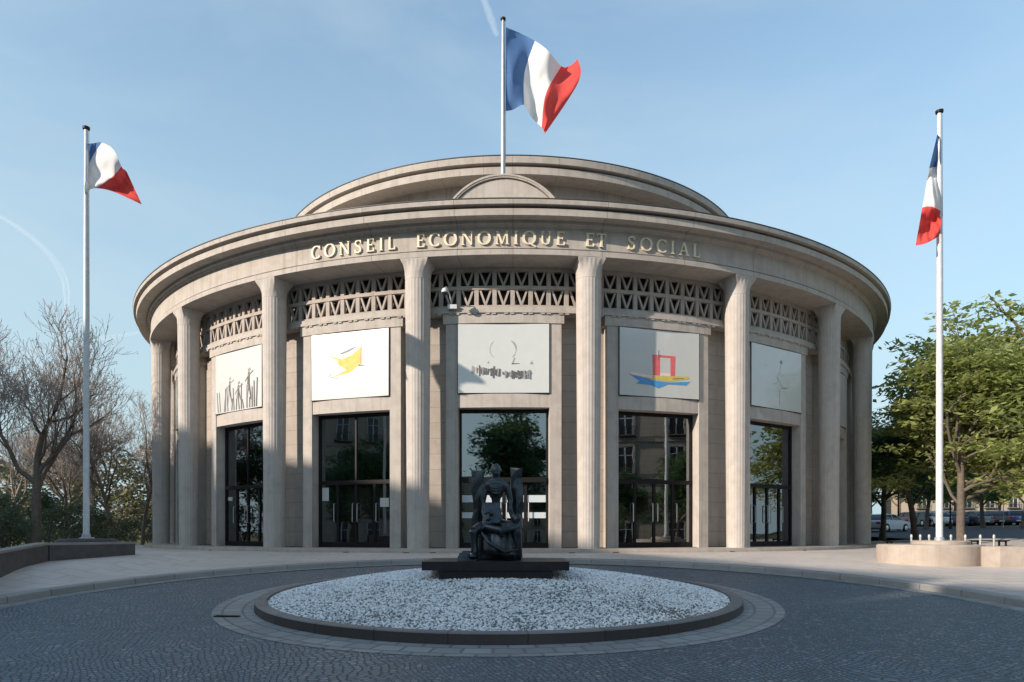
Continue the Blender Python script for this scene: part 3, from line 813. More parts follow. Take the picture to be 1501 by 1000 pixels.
def m_script(poly, line):
    rnd = random.Random(11)
    line('greyink', arc2(.52, .37, .12, .15, 60, -50), [.01] + [.05 + .03*sin(i) for i in range(7)] + [.03])
    line('greyink', [(.625, .49), (.60, .575)], .06); line('ink', [(.59, .58), (.68, .575)], [.05, .02])
    line('paleink', arc2(.47, .37, .12, .15, 130, 230), .02); poly('greyink', [(.79, .585), (.83, .585), (.81, .535)]); poly('paleink', [(.32, .57), (.345, .57), (.335, .535)])
    x = .16
    while x < .79:
        if not (.475 < x < .51):
            h = rnd.uniform(.06, .15) * (1.15 if x < .5 else .9); zc = .665 + .05*sin((x-.16)*3.2) + (.02 if x > .5 else 0)
            line(rnd.choice(['ink', 'ink', 'greyink', 'paleink']), [(x, zc - h/2), (x + rnd.uniform(-.012, .012), zc + h/2)], rnd.uniform(.025, .07))
            if rnd.random() < .4: line('greyink', [(x - .015, zc + rnd.uniform(-.05, .05)), (x + .03, zc + rnd.uniform(-.05, .05))], .025)
        x += rnd.uniform(.012, .026)
    poly('ink', [(.485, .70), (.50, .70), (.49, .735)])
def arc2(cx, cy, rx, ry, a0, a1, n=8): return [(cx + rx*cos(rad(a0+(a1-a0)*i/n)), cy - ry*sin(rad(a0+(a1-a0)*i/n))) for i in range(n+1)]
def m_boat(poly, line):
    poly('redwash', [(.40, .37), (.50, .37), (.50, .68), (.41, .68)]); poly('redwash', [(.63, .37), (.695, .37), (.69, .68), (.63, .68)])
    poly('redwash', [(.50, .37), (.63, .37), (.63, .405), (.50, .405)]); poly('pinkwash', [(.50, .635), (.63, .635), (.63, .68), (.50, .68)])
    poly('yellow', [(.30, .70), (.86, .66), (.88, .70), (.62, .76), (.30, .73)])
    poly('pinkwash', [(.14, .65), (.40, .69), (.40, .73), (.14, .69)])
    poly('bluewash', [(.14, .70), (.40, .755), (.62, .77), (.88, .74), (.83, .80), (.60, .80), (.48, .87), (.38, .83), (.20, .82), (.24, .78)])
    line('ink', [(.66, .715), (.80, .70)], .03); line('greyink', [(.12, .69), (.38, .745)], .03); line('greyink', [(.48, .30), (.47, .42), (.5, .36)], .025)
def m_thin(poly, line):
    poly('greyink', [(.54, .24), (.61, .24), (.58, .17)])
    line('paleink', [(.575, .25), (.55, .38), (.50, .46), (.52, .55), (.44, .60), (.40, .58)], .022)
    line('paleink', [(.50, .47), (.55, .55), (.60, .63), (.70, .63), (.56, .655)], .022); line('paleink', [(.545, .68), (.55, .95)], .02)
    line('paleink', [(.25, .33), (.29, .31)], .02)
def m_none(poly, line):
    line('paleink', [(.3, .5), (.5, .45), (.7, .52)], .03)
panel(-3, 'white board seen edge-on, leftmost picture of the rotunda beside the outer columns', m_none)
panel(-2, 'white board with three dark sketched figures over a brown tangle', m_fig)
panel(-1, 'white board with a yellow winged shape, left of the middle bay', m_bird)
panel(0, 'white board with a broken arc and a line of black scribbles, above the middle door', m_script)
panel(1, 'white board with a red box riding on a blue and yellow boat', m_boat)
panel(2, 'white board with a thin faint stick drawing topped by a small triangle', m_thin)
panel(3, 'white board seen edge-on, rightmost picture of the rotunda beside the outer columns', m_none)

# dome camera on a bracket in front of the lattice
def dome_camera():
    p = P(652, 430, 25.95); e = empty('security_camera', (p.x, p.y, p.z))
    tag(e, 'white dome camera on a short bracket in front of the lattice above the middle door', 'camera')
    mb = MB(); mb.lathe([(.13, .03), (.125, .10), (.09, .17), (.03, .20)], 18); mb.build('housing', 'white_paint', e, smooth=50)
    mb = MB(); mb.ell((0, 0, .02), (.11, .11, .10), 16, 10); mb.build('dome_lens', 'carglass', e, smooth=60)
    mb = MB(); mb.tube([(0, 0, .19), (.05, .1, .26), (.15, .5, .1), (.20, .80, -.25)], .03, 8); mb.box(.05, .40, .60, .9, -.38, -.22); mb.build('bracket', 'white_paint', e)
dome_camera()

# ------------------------------------------------------------------ flags and poles
def flagpole(base, ztop, r, label, mat, collar=True):
    e = empty('flagpole', base); tag(e, label, 'flagpole', 'flagpoles')
    h = ztop - base[2]; mb = MB()
    mb.lathe([(r*1.0, 0), (r*.95, h*.3), (r*.8, h*.7), (r*.62, h - .12)], 16); mb.build('pole', mat, e, smooth=50)
    mb = MB(); mb.lathe([(r*.62, h-.12), (r*1.1, h-.10), (r*1.15, h-.03), (r*.5, h)], 14); mb.build('cap', 'blackmetal', e, smooth=40)
    if collar:
        mb = MB(); mb.lathe([(r*2.2, 0.0), (r*2.2, .03), (r*1.4, .05), (r*1.3, .14), (r*1.02, .16)], 20); mb.build('base_collar', 'grey_paint', e, smooth=40)
    mb = MB(); mb.tube([(r*.9+.02, -.01, 1.2), (r*.8+.03, -.01, h*.5), (r*.7+.02, 0, h-.15)], .006, 4); mb.build('halyard', 'grey_paint', e)
    return e
fp0 = flagpole((P(737.5, 253, 27.6).x, 27.6, 13.75), P(737, 26, 27.6).z, .095, 'grey steel flagpole rising from the half-round attic on the roof', 'grey_paint', False)
LP = P(126.5, 788, 20.7); lp_base = (LP.x, 20.7, -0.20)
flagpole(lp_base, P(126, 185, 20.7).z, .088, 'pale flagpole standing behind the dark granite wall on the left', 'white_paint')
RP = P(1377, 793, 21.4); rp_base = (RP.x, 21.4, -0.31)
flagpole(rp_base, P(1375, 161, 21.4).z, .10, 'white flagpole standing on the round pale stone base', 'white_paint')
def cr(p, t):
    "Catmull-Rom through a list of points"
    n = len(p) - 1; x = min(max(t, 0), 1) * n; i = min(int(x), n-1); f = x - i
    a, b, c, d = p[max(i-1, 0)], p[i], p[i+1], p[min(i+2, n)]
    return tuple(.5*((2*b[k]) + (-a[k]+c[k])*f + (2*a[k]-5*b[k]+4*c[k]-d[k])*f*f + (-a[k]+3*b[k]-3*c[k]+d[k])*f**3) for k in range(3))
def flag(grid, Y, label, nu=48, nv=32, fold=(.12, 3.0, 0.0)):
    "grid: columns along the fly; each column is a list of (px, py, depth offset)"
    mb = MB()
    for i in range(nu + 1):
        u = i / nu
        for j in range(nv + 1):
            v = j / nv
            c = [cr(col, v) for col in grid]; q = cr(c, u)
            w = Y + q[2] + fold[0]*sin(fold[1]*2*PI*u + fold[2]*v) * u**.5 + .03*sin(17*u + 9*v) + .035*sin(31*u - 14*v + 2*sin(5*v)) * u**.4 + .05*mnoise.noise(Vector((u*7, v*5, fold[2])))
            mb.v.append(tuple(P(q[0], q[1], w)))
    for i in range(nu):
        for j in range(nv):
            mb.f.append((i*(nv+1)+j, (i+1)*(nv+1)+j, (i+1)*(nv+1)+j+1, i*(nv+1)+j+1)); mb.mi.append(min(2, int(3*(i+.5)/nu)))
    o = mb.build('flag', ['flagblue', 'flagwhite', 'flagred'], recalc=False, smooth=80)
    return tag(o, label, 'flag', 'tricolour flags')
flag([[(741.5, 40, 0), (741.5, 100, 0), (741, 163, 0)],
      [(763, 49, .35), (752, 110, -.15), (752, 161, .3)],
      [(784, 60, .1), (769, 106, .5), (768, 154, -.1)],
      [(803, 74, -.5), (788, 125, .1), (779, 172, .5)],
      [(823, 97, .1), (800, 138, -.4), (794, 187, .3)],
      [(836, 96, .5), (822, 130, .2), (797, 192, .1)],
      [(847, 86, .2), (848, 120, -.1), (799, 196, .3)]], 27.5, 'blue, white and red flag streaming from the roof pole, right half whipped up', fold=(.22, 1.7, 3.0))
flag([[(127.5, 211, 0), (126, 245, 0), (126, 286, 0)],
      [(138, 210, .2), (124, 235, .35), (124, 284, .1)],
      [(149, 209, -.1), (131, 240, .4), (125, 283, -.2)],
      [(166, 219, -.6), (149, 250, .1), (131, 279, .2)],
      [(178, 244, -.4), (164, 260, -.3), (141, 276, .1)],
      [(183, 249, .1), (182, 268, .2), (166, 281, .4)],
      [(186, 252, .3), (196, 274, .2), (208, 300, .2)]], 20.62, 'tricolour flag blown out from the left pole, mostly white with a red tail', fold=(.12, 1.6, 2.0))
flag([[(1374, 197, 0), (1376, 199, .02), (1377.5, 201, 0)],
      [(1368, 222, -.12), (1374, 224, .22), (1378, 225, 0)],
      [(1362, 247, -.1), (1371, 245, .35), (1379, 249, 0)],
      [(1357, 275, .15), (1368, 276, -.2), (1381, 280, .1)],
      [(1352, 304, .1), (1366, 303, -.3), (1382, 311, .15)],
      [(1347, 332, -.1), (1362, 330, .3), (1379, 330, -.1)],
      [(1342, 360, .1), (1357, 357, -.2), (1377, 346, .1)]], 21.3, 'tricolour flag hanging limp down the right pole', fold=(.05, 1.3, 5.0))

# ------------------------------------------------------------------ granite walls and pedestals
def wall_piece(name, poly, z0, z1, mat, label, cat, cope=True):
    e = MB(); e.prism(poly, 'z', z0, z1 - (.06 if cope else 0), 0)
    o = e.build(name, mat)
    if cope:
        c = Vector((sum(p[0] for p in poly)/len(poly), sum(p[1] for p in poly)/len(poly)))
        q = MB(); big = [(p[0] + (p[0]-c.x)/max(.01, math.hypot(p[0]-c.x, p[1]-c.y))*.03, p[1] + (p[1]-c.y)/max(.01, math.hypot(p[0]-c.x, p[1]-c.y))*.03) for p in poly]
        q.prism(big, 'z', z1 - .06, z1); q.build('coping', 'greygranite' if mat == 'granite' else mat, o)
    return tag(o, label, cat)
def sloped_wall():
    A, B = [(-9.9, 11.5), (-11.55, 15.5), (-12.54, 18.6)], .42
    o = None
    for (za, zb, grow, mat) in ((-1.9, -.06, 0, 'granite'), (-.06, 0, .03, 'greygranite')):
        mb = MB(); rings = []
        for (x, y), top in zip(A, (-.62, -.43, -.285)):
            nx, ny = .953, -.303
            lo = -1.9 if grow == 0 else top + za
            a = (x + nx*grow, y + ny*grow); b = (x - nx*(B + grow), y - ny*(B + grow))
            rings.append([(a[0], a[1], lo), (b[0], b[1], lo), (b[0], b[1], top + zb), (a[0], a[1], top + zb)])
        mb.loft(rings)
        if o is None: o = mb.build('granite_wall', mat)
        else: mb.build('coping', mat, o)
    return tag(o, 'low dark granite wall running out of the frame at the far left', 'wall')
sloped_wall()
wall_piece('granite_wall', [(-12.52, 18.62), (-11.45, 20.9), (-11.85, 21.1), (-12.95, 18.82)], -1.6, -.30, 'granite', 'low dark granite wall in front of the left flagpole', 'wall')
mb = MB(); mb.lathe([(.80, -1.2), (.80, -.26), (.76, -.205), (.1, -.20)], 40, LP.x, 20.75); tag(mb.build('pole_pedestal', 'granite', smooth=40), 'round dark granite base under the left flagpole', 'pedestal')
def right_base():
    mb = MB(); c = (12.95, 21.35)
    mb.lathe([(1.46, -1.3), (1.46, -.43), (1.42, -.385), (.3, -.38)], 56, *c); o = mb.build('pole_pedestal', 'palestone', smooth=40)
    s = MB(); s.lathe([(.80, -.40), (.80, -.29), (.76, -.265), (.05, -.262)], 40, RP.x, 21.35); s.build('upper_step', 'palestone', o, smooth=40)
    return tag(o, 'round pale stone base with a smaller step under the right flagpole', 'pedestal')
right_base()
wall_piece('stone_wall', [(13.62, 19.95), (14.0, 19.72), (15, 19.55), (22, 19.0), (22, 19.7), (15, 20.6), (14.1, 20.95)], -1.4, -.42, 'palestone', 'low curved stone wall running right from the round flagpole base', 'wall', False)

# ------------------------------------------------------------------ statue
def statue():
    Y = 14.1; e = empty('bronze_statue', tuple(P(729, 823, Y))); o0 = Vector(e.location)
    e.location.z += .035; o0.z += .0
    tag(e, 'dark bronze seated figure between two upright slabs on a low black plate', 'statue')
    def q(px, py, dy=0): 
        v = P(px, py, Y + dy); v.y = Y + dy; return v - o0
    k = Y / F
    pl = MB(); a, b = q(627, 823), q(829, 823)
    pl.box(a.x, b.x, -.95, .95, -.17, 0.0); pl.build('base_plate', 'plate', e)
    pl = MB(); a, b = q(650, 0), q(805, 0); pl.box(a.x, b.x, -.90, .85, -.36, -.171); pl.build('plate_foot', 'plate', e)
    for (x0, x1, top, sd) in ((691, 708, 690, 1), (748, 766, 686, 2)):
        rnd = random.Random(sd); s = MB(); rings = []
        A, B = q(x0, 0).x, q(x1, 0).x; H = q(0, top).z
        for z in lin(0, 1, 9):
            j = [rnd.uniform(-.026, .026) for _ in range(8)]; zz = z*H
            zt = lambda i: zz + (rnd.uniform(-.07, .03) if z > .95 else 0)
            rings.append([(A + j[0], .28 + j[1], zt(0)), ((A+B)/2, .25+j[2], zt(1)), (B + j[3], .28 + j[4], zt(2)), (B + j[5], .52, zt(3)), (A + j[6], .52, zt(4))])
        s.loft(rings); s.build('upright_slab', 'bronze', e)
    f = MB()
    # head, neck, chest
    f.ell(q(727, 691), (.105, .125, .125)); f.ell(q(727, 696, -.02), (.085, .11, .10)); f.tube([q(727, 694, -.11), q(727, 697.5, -.135)], [.016, .026], 6); f.tube([q(727, 698), q(726.5, 713)], [.075, .10], 10)
    f.tube([q(723, 692.5, -.115), q(727, 691.5, -.125), q(731, 692.5, -.115)], [.012, .016, .012], 5); f.ell(q(719.5, 693), (.02, .04, .04)); f.ell(q(734.5, 693), (.02, .04, .04))
    f.tube([q(712, 716), q(720, 712), q(727, 711), q(735, 712), q(744, 717)], [.08, .10, .105, .10, .08], 10)
    f.ell(q(727, 720), (.175, .14, .13)); f.ell(q(727, 728), (.14, .12, .10)); f.tube([q(727, 726), q(727, 740), q(727, 772)], [.11, .085, .16], 12)
    for yy, w in ((717, .155), (721.5, .14), (726, .12)):
        f.tube([q(727 - w/k*.8, yy - 1, -.10), q(727, yy + .8, -.155), q(727 + w/k*.8, yy - 1, -.10)], .018, 6)
    # arms
    f.tube([q(711.5, 716), q(708.5, 735, -.02), q(709, 752, -.1), q(713, 766, -.35), q(719, 771, -.42)], [.075, .062, .055, .055, .045], 9)
    f.tube([q(744, 717), q(748, 736, 0), q(748.5, 752, -.1), q(753, 764, -.4)], [.075, .062, .055, .055], 9)
    f.ell(q(757, 763, -.45), (.10, .10, .105))
    for i in range(5):
        f.tube([q(752, 765, -.45), q(753 + i*1.6, 769, -.52), q(755 + i*1.2, 764 - .8*i, -.56)], [.02, .018, .012], 5)
    # tablet on the lap
    f.add([q(709, 740, -.30), q(734, 738, -.30), q(734, 769, -.48), q(709, 771, -.48), q(709, 740, -.24), q(734, 738, -.24), q(734, 769, -.40), q(709, 771, -.40)], [(0,1,2,3), (7,6,5,4), (0,4,5,1), (1,5,6,2), (2,6,7,3), (3,7,4,0)])
    f.tube([q(711, 756, -.36), q(717, 752, -.43), q(722, 757, -.46)], [.03, .05, .03], 7); f.tube([q(716, 765, -.45), q(716, 757, -.44)], [.045, .03], 7)
    # legs and drapery
    f.tube([q(720, 773, .02), q(706, 776, -.35), q(694, 781, -.55)], [.14, .125, .09], 10); f.tube([q(694, 781, -.55), q(695, 800, -.52), q(697, 818, -.55)], [.09, .07, .06], 9)
    f.ell(q(694, 818, -.65), (.10, .2, .07)); 
    f.tube([q(735, 774, .02), q(748, 776, -.35), q(757, 780, -.5)], [.15, .14, .11], 10); f.tube([q(757, 780, -.5), q(759, 800, -.45), q(760, 820, -.4)], [.11, .09, .08], 9)
    rings = []
    for (py, xa, xb, dy0) in ((777, 710, 758, -.42), (784, 708, 760, -.55), (796, 706, 761, -.62), (808, 705.5, 762, -.66), (815, 712, 763, -.66), (822, 722, 763, -.55)):
        z = q(0, py).z; A, B = q(xa, 0).x, q(xb, 0).x; n = 28; ring = []
        for i in range(n):
            t = i / n * 2 * PI
            ring.append(((A+B)/2 + (B-A)/2*cos(t), -.12 + (dy0 + .12)*(-sin(t))*(1 if sin(t) < 0 else -.9) * (1 + .05*sin(9*t + py*.05)) , z))
        rings.append(ring)
    f.loft(rings)
    f.tube([q(706, 783, -.55), q(716, 798, -.72), q(740, 812, -.74), q(760, 808, -.55)], [.03, .04, .04, .02], 7)
    f.tube([q(712, 775, -.45), q(735, 781, -.66), q(758, 776, -.55)], [.07, .085, .06], 8)
    # seat block
    a, b = q(702, 0), q(764, 0); f.box(a.x, b.x, -.1, .42, 0, q(0, 776).z)
    o = f.build('seated_figure', 'bronze', e)
    md = o.modifiers.new('fuse', 'REMESH'); md.mode = 'VOXEL'; md.voxel_size = .017; md.use_smooth_shade = True
    sm = o.modifiers.new('soften', 'SMOOTH'); sm.factor = .5; sm.iterations = 2
    s = MB(); rnd = random.Random(8)
    for (xa, xb, za, zb, ya, yb) in ((674, 701, 0, .10, -.75, -.25), (676, 698, .10, .16, -.70, -.3), (680, 694, .16, .20, -.66, -.4)):
        A, B = q(xa, 0).x, q(xb, 0).x
        s.loft([[(A, ya, za), (B, ya + .04, za), (B + .02, yb, za), (A - .01, yb - .05, za)], [(A + .02, ya + .02, zb), (B - .01, ya + .05, zb), (B, yb - .03, zb - .01), (A + .02, yb - .06, zb)]])
    s.build('stacked_blocks', 'bronze', e)
statue()

# ------------------------------------------------------------------ trees
def branches(seed, h, r0, levels, spread, nchild, lean=0.0, first=.35, droop=0.0, wiggle=.12, ratio=.68, shape=1.0):
    rnd = random.Random(seed); segs = []; tips = []
    def grow(p, d, L, r, lev):
        n = 5 if lev < 2 else 4 if lev < 4 else 3
        pts = [p.copy()]; rr = [r]; dd = d.copy()
        for i in range(n):
            w = Vector((rnd.gauss(0, wiggle), rnd.gauss(0, wiggle), rnd.gauss(0, wiggle) + (.10 - droop if lev else .02)))
            dd = (dd + w * (1 if lev else .35)).normalized()
            pts.append(pts[-1] + dd * L / n); rr.append(r * (1 - (.42 if lev else .35) * (i+1)/n))
        segs.append((lev, pts, rr))
        if lev >= levels: tips.append((pts[-1], dd, lev)); return
        if lev >= levels - 1: tips.append((pts[-2], dd, lev))
        k = nchild[min(lev, len(nchild)-1)]
        for c in range(k):
            t = (first + (1 - first) * (c + rnd.random()*.8) / k) if lev == 0 else (.3 + .7 * (c + rnd.random()) / k)
            t = min(t, .999); x = t*n; i = min(int(x), n-1); f = x - i
            bp = pts[i].lerp(pts[i+1], f); br = rr[i] + (rr[i+1]-rr[i])*f
            ax = (pts[i+1]-pts[i]).normalized()
            side = Vector((rnd.gauss(0,1), rnd.gauss(0,1), rnd.gauss(0,.5))); side = (side - ax*side.dot(ax)).normalized()
            a = rad(spread[min(lev, len(spread)-1)] * rnd.uniform(.7, 1.25))
            nd = (ax*cos(a) + side*sin(a)).normalized()
            ll = L * ratio * rnd.uniform(.75, 1.2) * (1.15 - .4*t*shape if lev == 0 else 1)
            grow(bp, nd, ll, br*rnd.uniform(.5, .68), lev+1)
        grow(pts[-1], (dd + Vector((rnd.gauss(0,.25), rnd.gauss(0,.25), .1))).normalized(), L*ratio*.9, rr[-1]*.95, lev+1)
    grow(Vector((0,0,0)), Vector((lean, 0, 1)).normalized(), h, r0, 0)
    return segs, tips
def wood(segs, lo, hi, minr=.006):
    mb = MB()
    for lev, pts, rr in segs:
        if lo <= lev <= hi:
            mb.tube(pts, [max(minr, x) for x in rr], 9 if lev == 0 else 6 if lev == 1 else 4 if lev < 4 else 3, caps=lev < 3)
    return mb
def flare(mb, r):
    mb.lathe([(r*1.55, -.3), (r*1.35, .05), (r*1.1, .35), (r*1.0, .7)], 9)
def bare_mesh(seed, h, r0, levels=5, nch=(5, 4, 4, 4, 3), spread=(48, 42, 40, 42, 45), first=.3, ratio=.62):
    segs, tips = branches(seed, h, r0, levels, spread, nch, first=first, ratio=ratio, wiggle=.15)
    tr = wood(segs, 0, 2, .012); flare(tr, r0); tw = wood(segs, 3, 9, .0085)
    rnd = random.Random(seed + 1)
    for p, d, lev in tips:             # last year's seed balls and dead leaves
        if rnd.random() < .10:
            c = p + Vector((0, 0, -.12)); s = rnd.uniform(.025, .045)
            tw.add([c + Vector(v)*s for v in ((1,0,0),(-1,0,0),(0,1,0),(0,-1,0),(0,0,1),(0,0,-1))], [(0,2,4),(2,1,4),(1,3,4),(3,0,4),(2,0,5),(1,2,5),(3,1,5),(0,3,5)])
    return tr, tw
def leaves(mb, tint, centers, rnd, n, size, rad3, flat=.5, bias=None):
    for c, k in centers:
        base = rnd.random() if bias is None else bias
        m = max(3, int(n * k))
        for _ in range(m):
            while True:
                u = Vector((rnd.uniform(-1,1), rnd.uniform(-1,1), rnd.uniform(-1,1)))
                if u.length < 1: break
            p = c + Vector((u.x*rad3[0], u.y*rad3[1], u.z*rad3[2] - .25*rad3[2]*(u.x*u.x + u.y*u.y)))
            nrm = Vector((rnd.gauss(0, flat), rnd.gauss(0, flat), 1)).normalized()
            a = Vector((rnd.gauss(0,1), rnd.gauss(0,1), 0)); a = (a - nrm*a.dot(nrm)).normalized(); b = nrm.cross(a)
            s = size * rnd.uniform(.6, 1.3)
            mb.add([p - a*s, p + b*s*.42 - a*s*.15, p + a*s - nrm*s*.15, p - b*s*.42 - a*s*.15], [(0,1,2,3)])
            tint.append(min(1, max(0, base*.6 + rnd.random()*.4)))
def leafy(seed, h, r0, nclump, per, size, crad, mat, first=.42, spread=(58, 45, 42), nch=(8, 4, 3), levels=3, ratio=.62, flat=.55, droop=0.0, fill=0, low=3.3):
    segs, tips = branches(seed, h, r0, levels, spread, nch, first=first, ratio=ratio, wiggle=.13, droop=droop)
    rnd = random.Random(seed)
    tr = wood(segs, 0, levels, .012); flare(tr, r0)
    pts = [p for p, d, l in tips]; rnd.shuffle(pts)
    cs = [(p + Vector((rnd.gauss(0,.25), rnd.gauss(0,.25), rnd.gauss(0,.2))), rnd.uniform(.5, 1.4)) for p in pts[:nclump]]
    pool = [p for lev, ps, rr in segs if lev >= 1 for p in ps[2:] if p.z > low - .4]
    for _ in range(fill):
        p = rnd.choice(pool); q = p + Vector((rnd.gauss(0, .7), rnd.gauss(0, .7), -abs(rnd.gauss(0, .6)))); q.z = max(q.z, low + rnd.random()*.5); cs.append((q, rnd.uniform(.5, 1.2)))
    lf = MB(); tint = []; leaves(lf, tint, cs, rnd, per, size, crad, flat)
    return tr, lf, tint
def plant_tree(proto, loc, rz, sc, label, cat='tree', group=None, first=[0]):
    o = copy_tree(proto) if proto.get('used') else proto
    proto['used'] = 1
    o.location = loc; o.rotation_euler = (0, 0, rz); o.scale = (sc, sc, sc)
    if 'used' in o and o is not proto: del o['used']
    return tag(o, label, cat, group)
PROTOS = []
def mk_bare(name, seed, h, r0, barkmat='bark', **kw):
    e = empty(name); tr, tw = bare_mesh(seed, h, r0, **kw)
    tr.build('trunk', barkmat, e, smooth=60, recalc=False); tw.build('crown', 'twig', e, recalc=False); PROTOS.append(e); return e
def mk_leafy(name, leafm, *a, **kw):
    e = empty(name); tr, lf, tint = leafy(*a, leafm, **kw)
    tr.build('trunk', 'bark', e, smooth=60, recalc=False); lf.build('crown', leafm, e, recalc=False, tint=tint); PROTOS.append(e); return e
b1 = mk_bare('bare_tree', 21, 4.7, .23, spread=(44, 34, 34, 38, 40), nch=(5, 3, 3, 2, 2, 2), first=.6, ratio=.72, levels=6)
b2 = mk_bare('bare_tree', 33, 5.0, .15, barkmat='palebark', nch=(6, 3, 3, 2, 2, 2), spread=(38, 32, 34, 38, 40), first=.5, ratio=.66, levels=6)
GB = 'leafless trees left of the rotunda'
for proto, px, Y, rz, sc, lab in ((b1, 50, 33, 0.4, 1.02, 'large bare plane tree with a dark trunk, nearest the left flagpole on its left'),
                             (b1, -50, 35, 2.2, 1.10, 'bare tree cut by the left edge of the picture'),
                             (b2, 166, 44, 0.0, .98, 'slim bare tree with a pale sunlit trunk just right of the left flagpole'),
                             (b2, 209, 47, 1.9, .88, 'small pale-trunked bare tree next to the leftmost columns'),
                             (b1, 96, 58, 4.0, .95, 'bare tree standing farther back, behind the left flagpole'),
                             (b2, 10, 62, 3.1, 1.2, 'faint bare tree in the background left of the large plane tree'),
                             (b2, 140, 66, 5.0, 1.1, 'faint bare tree in the background between the left flagpole and the pale trunk')):
    x = (px - CX)/F*Y; plant_tree(proto, (x, Y, gz(x, Y) - .28), rz, sc, lab, 'bare tree', GB)
near = mk_leafy('leafy_tree', 'leaf', 7, 5.6, .21, 400, 50, .175, (1.0, 1.0, .30), nch=(11, 5, 3), first=.36, spread=(60, 46, 42), ratio=.60, droop=.04, fill=85)
mid = mk_leafy('leafy_tree', 'leafdark', 12, 4.6, .19, 250, 62, .15, (.85, .85, .40), nch=(8, 4, 3), first=.45, spread=(55, 45, 42), ratio=.56)
GT = 'leafy trees along the avenue'
for proto, px, Y, rz, sc, lab in ((near, 1409, 33, 0.6, .96, 'big bright green tree behind the right flagpole, lit by the sun'),
                             (near, 1512, 34, 2.9, 1.22, 'bright green tree cut by the right edge of the picture'),
                             (mid, 1341, 41, 0.3, .98, 'dark green tree between the rotunda and the right flagpole'),
                             (mid, 1294, 46, 1.9, .98, 'dark green tree directly beside the rightmost column'),
                             (mid, 1358, 62, 4.0, .95, 'leafy tree across the avenue, just left of the right flagpole'),
                             (mid, 1441, 64, 5.2, 1.0, 'leafy tree across the avenue, right of the right flagpole'),
                             (mid, 1500, 60, 3.0, 1.0, 'leafy tree across the avenue at the right edge'),
                             (near, 1318, 82, 1.2, 1.0, 'pale green tree far along the avenue beside the rotunda'),
                             (near, 1276, 90, 4.2, 1.0, 'pale green tree farthest along the avenue, half hidden by the last column'),
                             (near, 1400, 88, 2.0, 1.0, 'pale green tree far behind the right flagpole'),
                             (near, 1465, 92, 3.6, 1.0, 'pale green tree far behind the round red sign')):
    x = (px - CX)/F*Y; plant_tree(proto, (x, Y, gz(x, Y) - .02), rz, sc, lab, 'tree', GT)
# shrubs and far wood on the left
def shrub_mesh(seed, w, h, n, size):
    rnd = random.Random(seed); lf = MB(); tint = []; cs = []
    for _ in range(n):
        a = rnd.random()*2*PI; r = math.sqrt(rnd.random()); z = rnd.random()
        k = (1 - z**2.2)**.5
        cs.append((Vector((r*cos(a)*w*k, r*sin(a)*w*k, .15 + z*h)), rnd.uniform(.6, 1.4)))
    leaves(lf, tint, cs, rnd, 40, size, (.42, .42, .3), .8)
    st = MB()
    for i in range(7):
        a = i*.9; st.tube([(0,0,-.3), (.25*w*cos(a), .25*w*sin(a), h*.35), (.6*w*cos(a), .6*w*sin(a), h*.75)], [.05, .03, .012], 5)
    return lf, tint, st
e = empty('shrub'); lf, tint, st = shrub_mesh(3, 1.8, 2.2, 46, .09); lf.build('foliage', 'leafshrub', e, recalc=False, tint=tint); st.build('stems', 'bark', e, recalc=False); PROTOS.append(e)
for px, Y, rz, sc, lab in ((14, 34, 0, 1.0, 'dark shrub behind the granite wall at the far left'), (-30, 32, 1, 1.2, 'dark shrub half out of the frame at the far left'), (92, 38, 2, 1.1, 'dark shrub just left of the left flagpole foot'),
                      (146, 40, 3, 1.0, 'dark shrub between the left flagpole and the pale trunk'), (60, 44, 4, 1.6, 'tall dark shrub behind the large plane tree'), (190, 50, 5, .9, 'dark shrub between the two pale trunks'), (120, 52, 2.5, 1.5, 'tall dark shrub farther behind the left flagpole'), (0, 50, 3.5, 1.7, 'tall dark shrub in the back at the left edge'), (222, 54, 1.5, 1.0, 'dark shrub beside the leftmost column')):
    x = (px - CX)/F*Y; plant_tree(e, (x, Y, gz(x, Y) - .27), rz, sc, lab, 'shrub', 'shrubs behind the granite wall')
def far_wood():
    rnd = random.Random(77); lf = MB(); tint = []; cs = []
    for i in range(420):
        x = rnd.uniform(-95, -30); y = 78 + rnd.uniform(0, 26); h = 10 + 6*mnoise.noise(Vector((x*.12, y*.1, 0))) + rnd.uniform(-1, 2)
        z = gz(x, y) + rnd.random()**1.2 * max(2, h); cs.append((Vector((x, y, z)), rnd.uniform(.5, 1.4)))
    leaves(lf, tint, cs, rnd, 85, .42, (1.9, 1.7, 1.3), .9)
    return tag(lf.build('distant_wood', 'leafwood', recalc=False, tint=tint), 'hazy brown and green trees massed far behind the left flagpole', 'wood', kind='stuff')
far_wood()

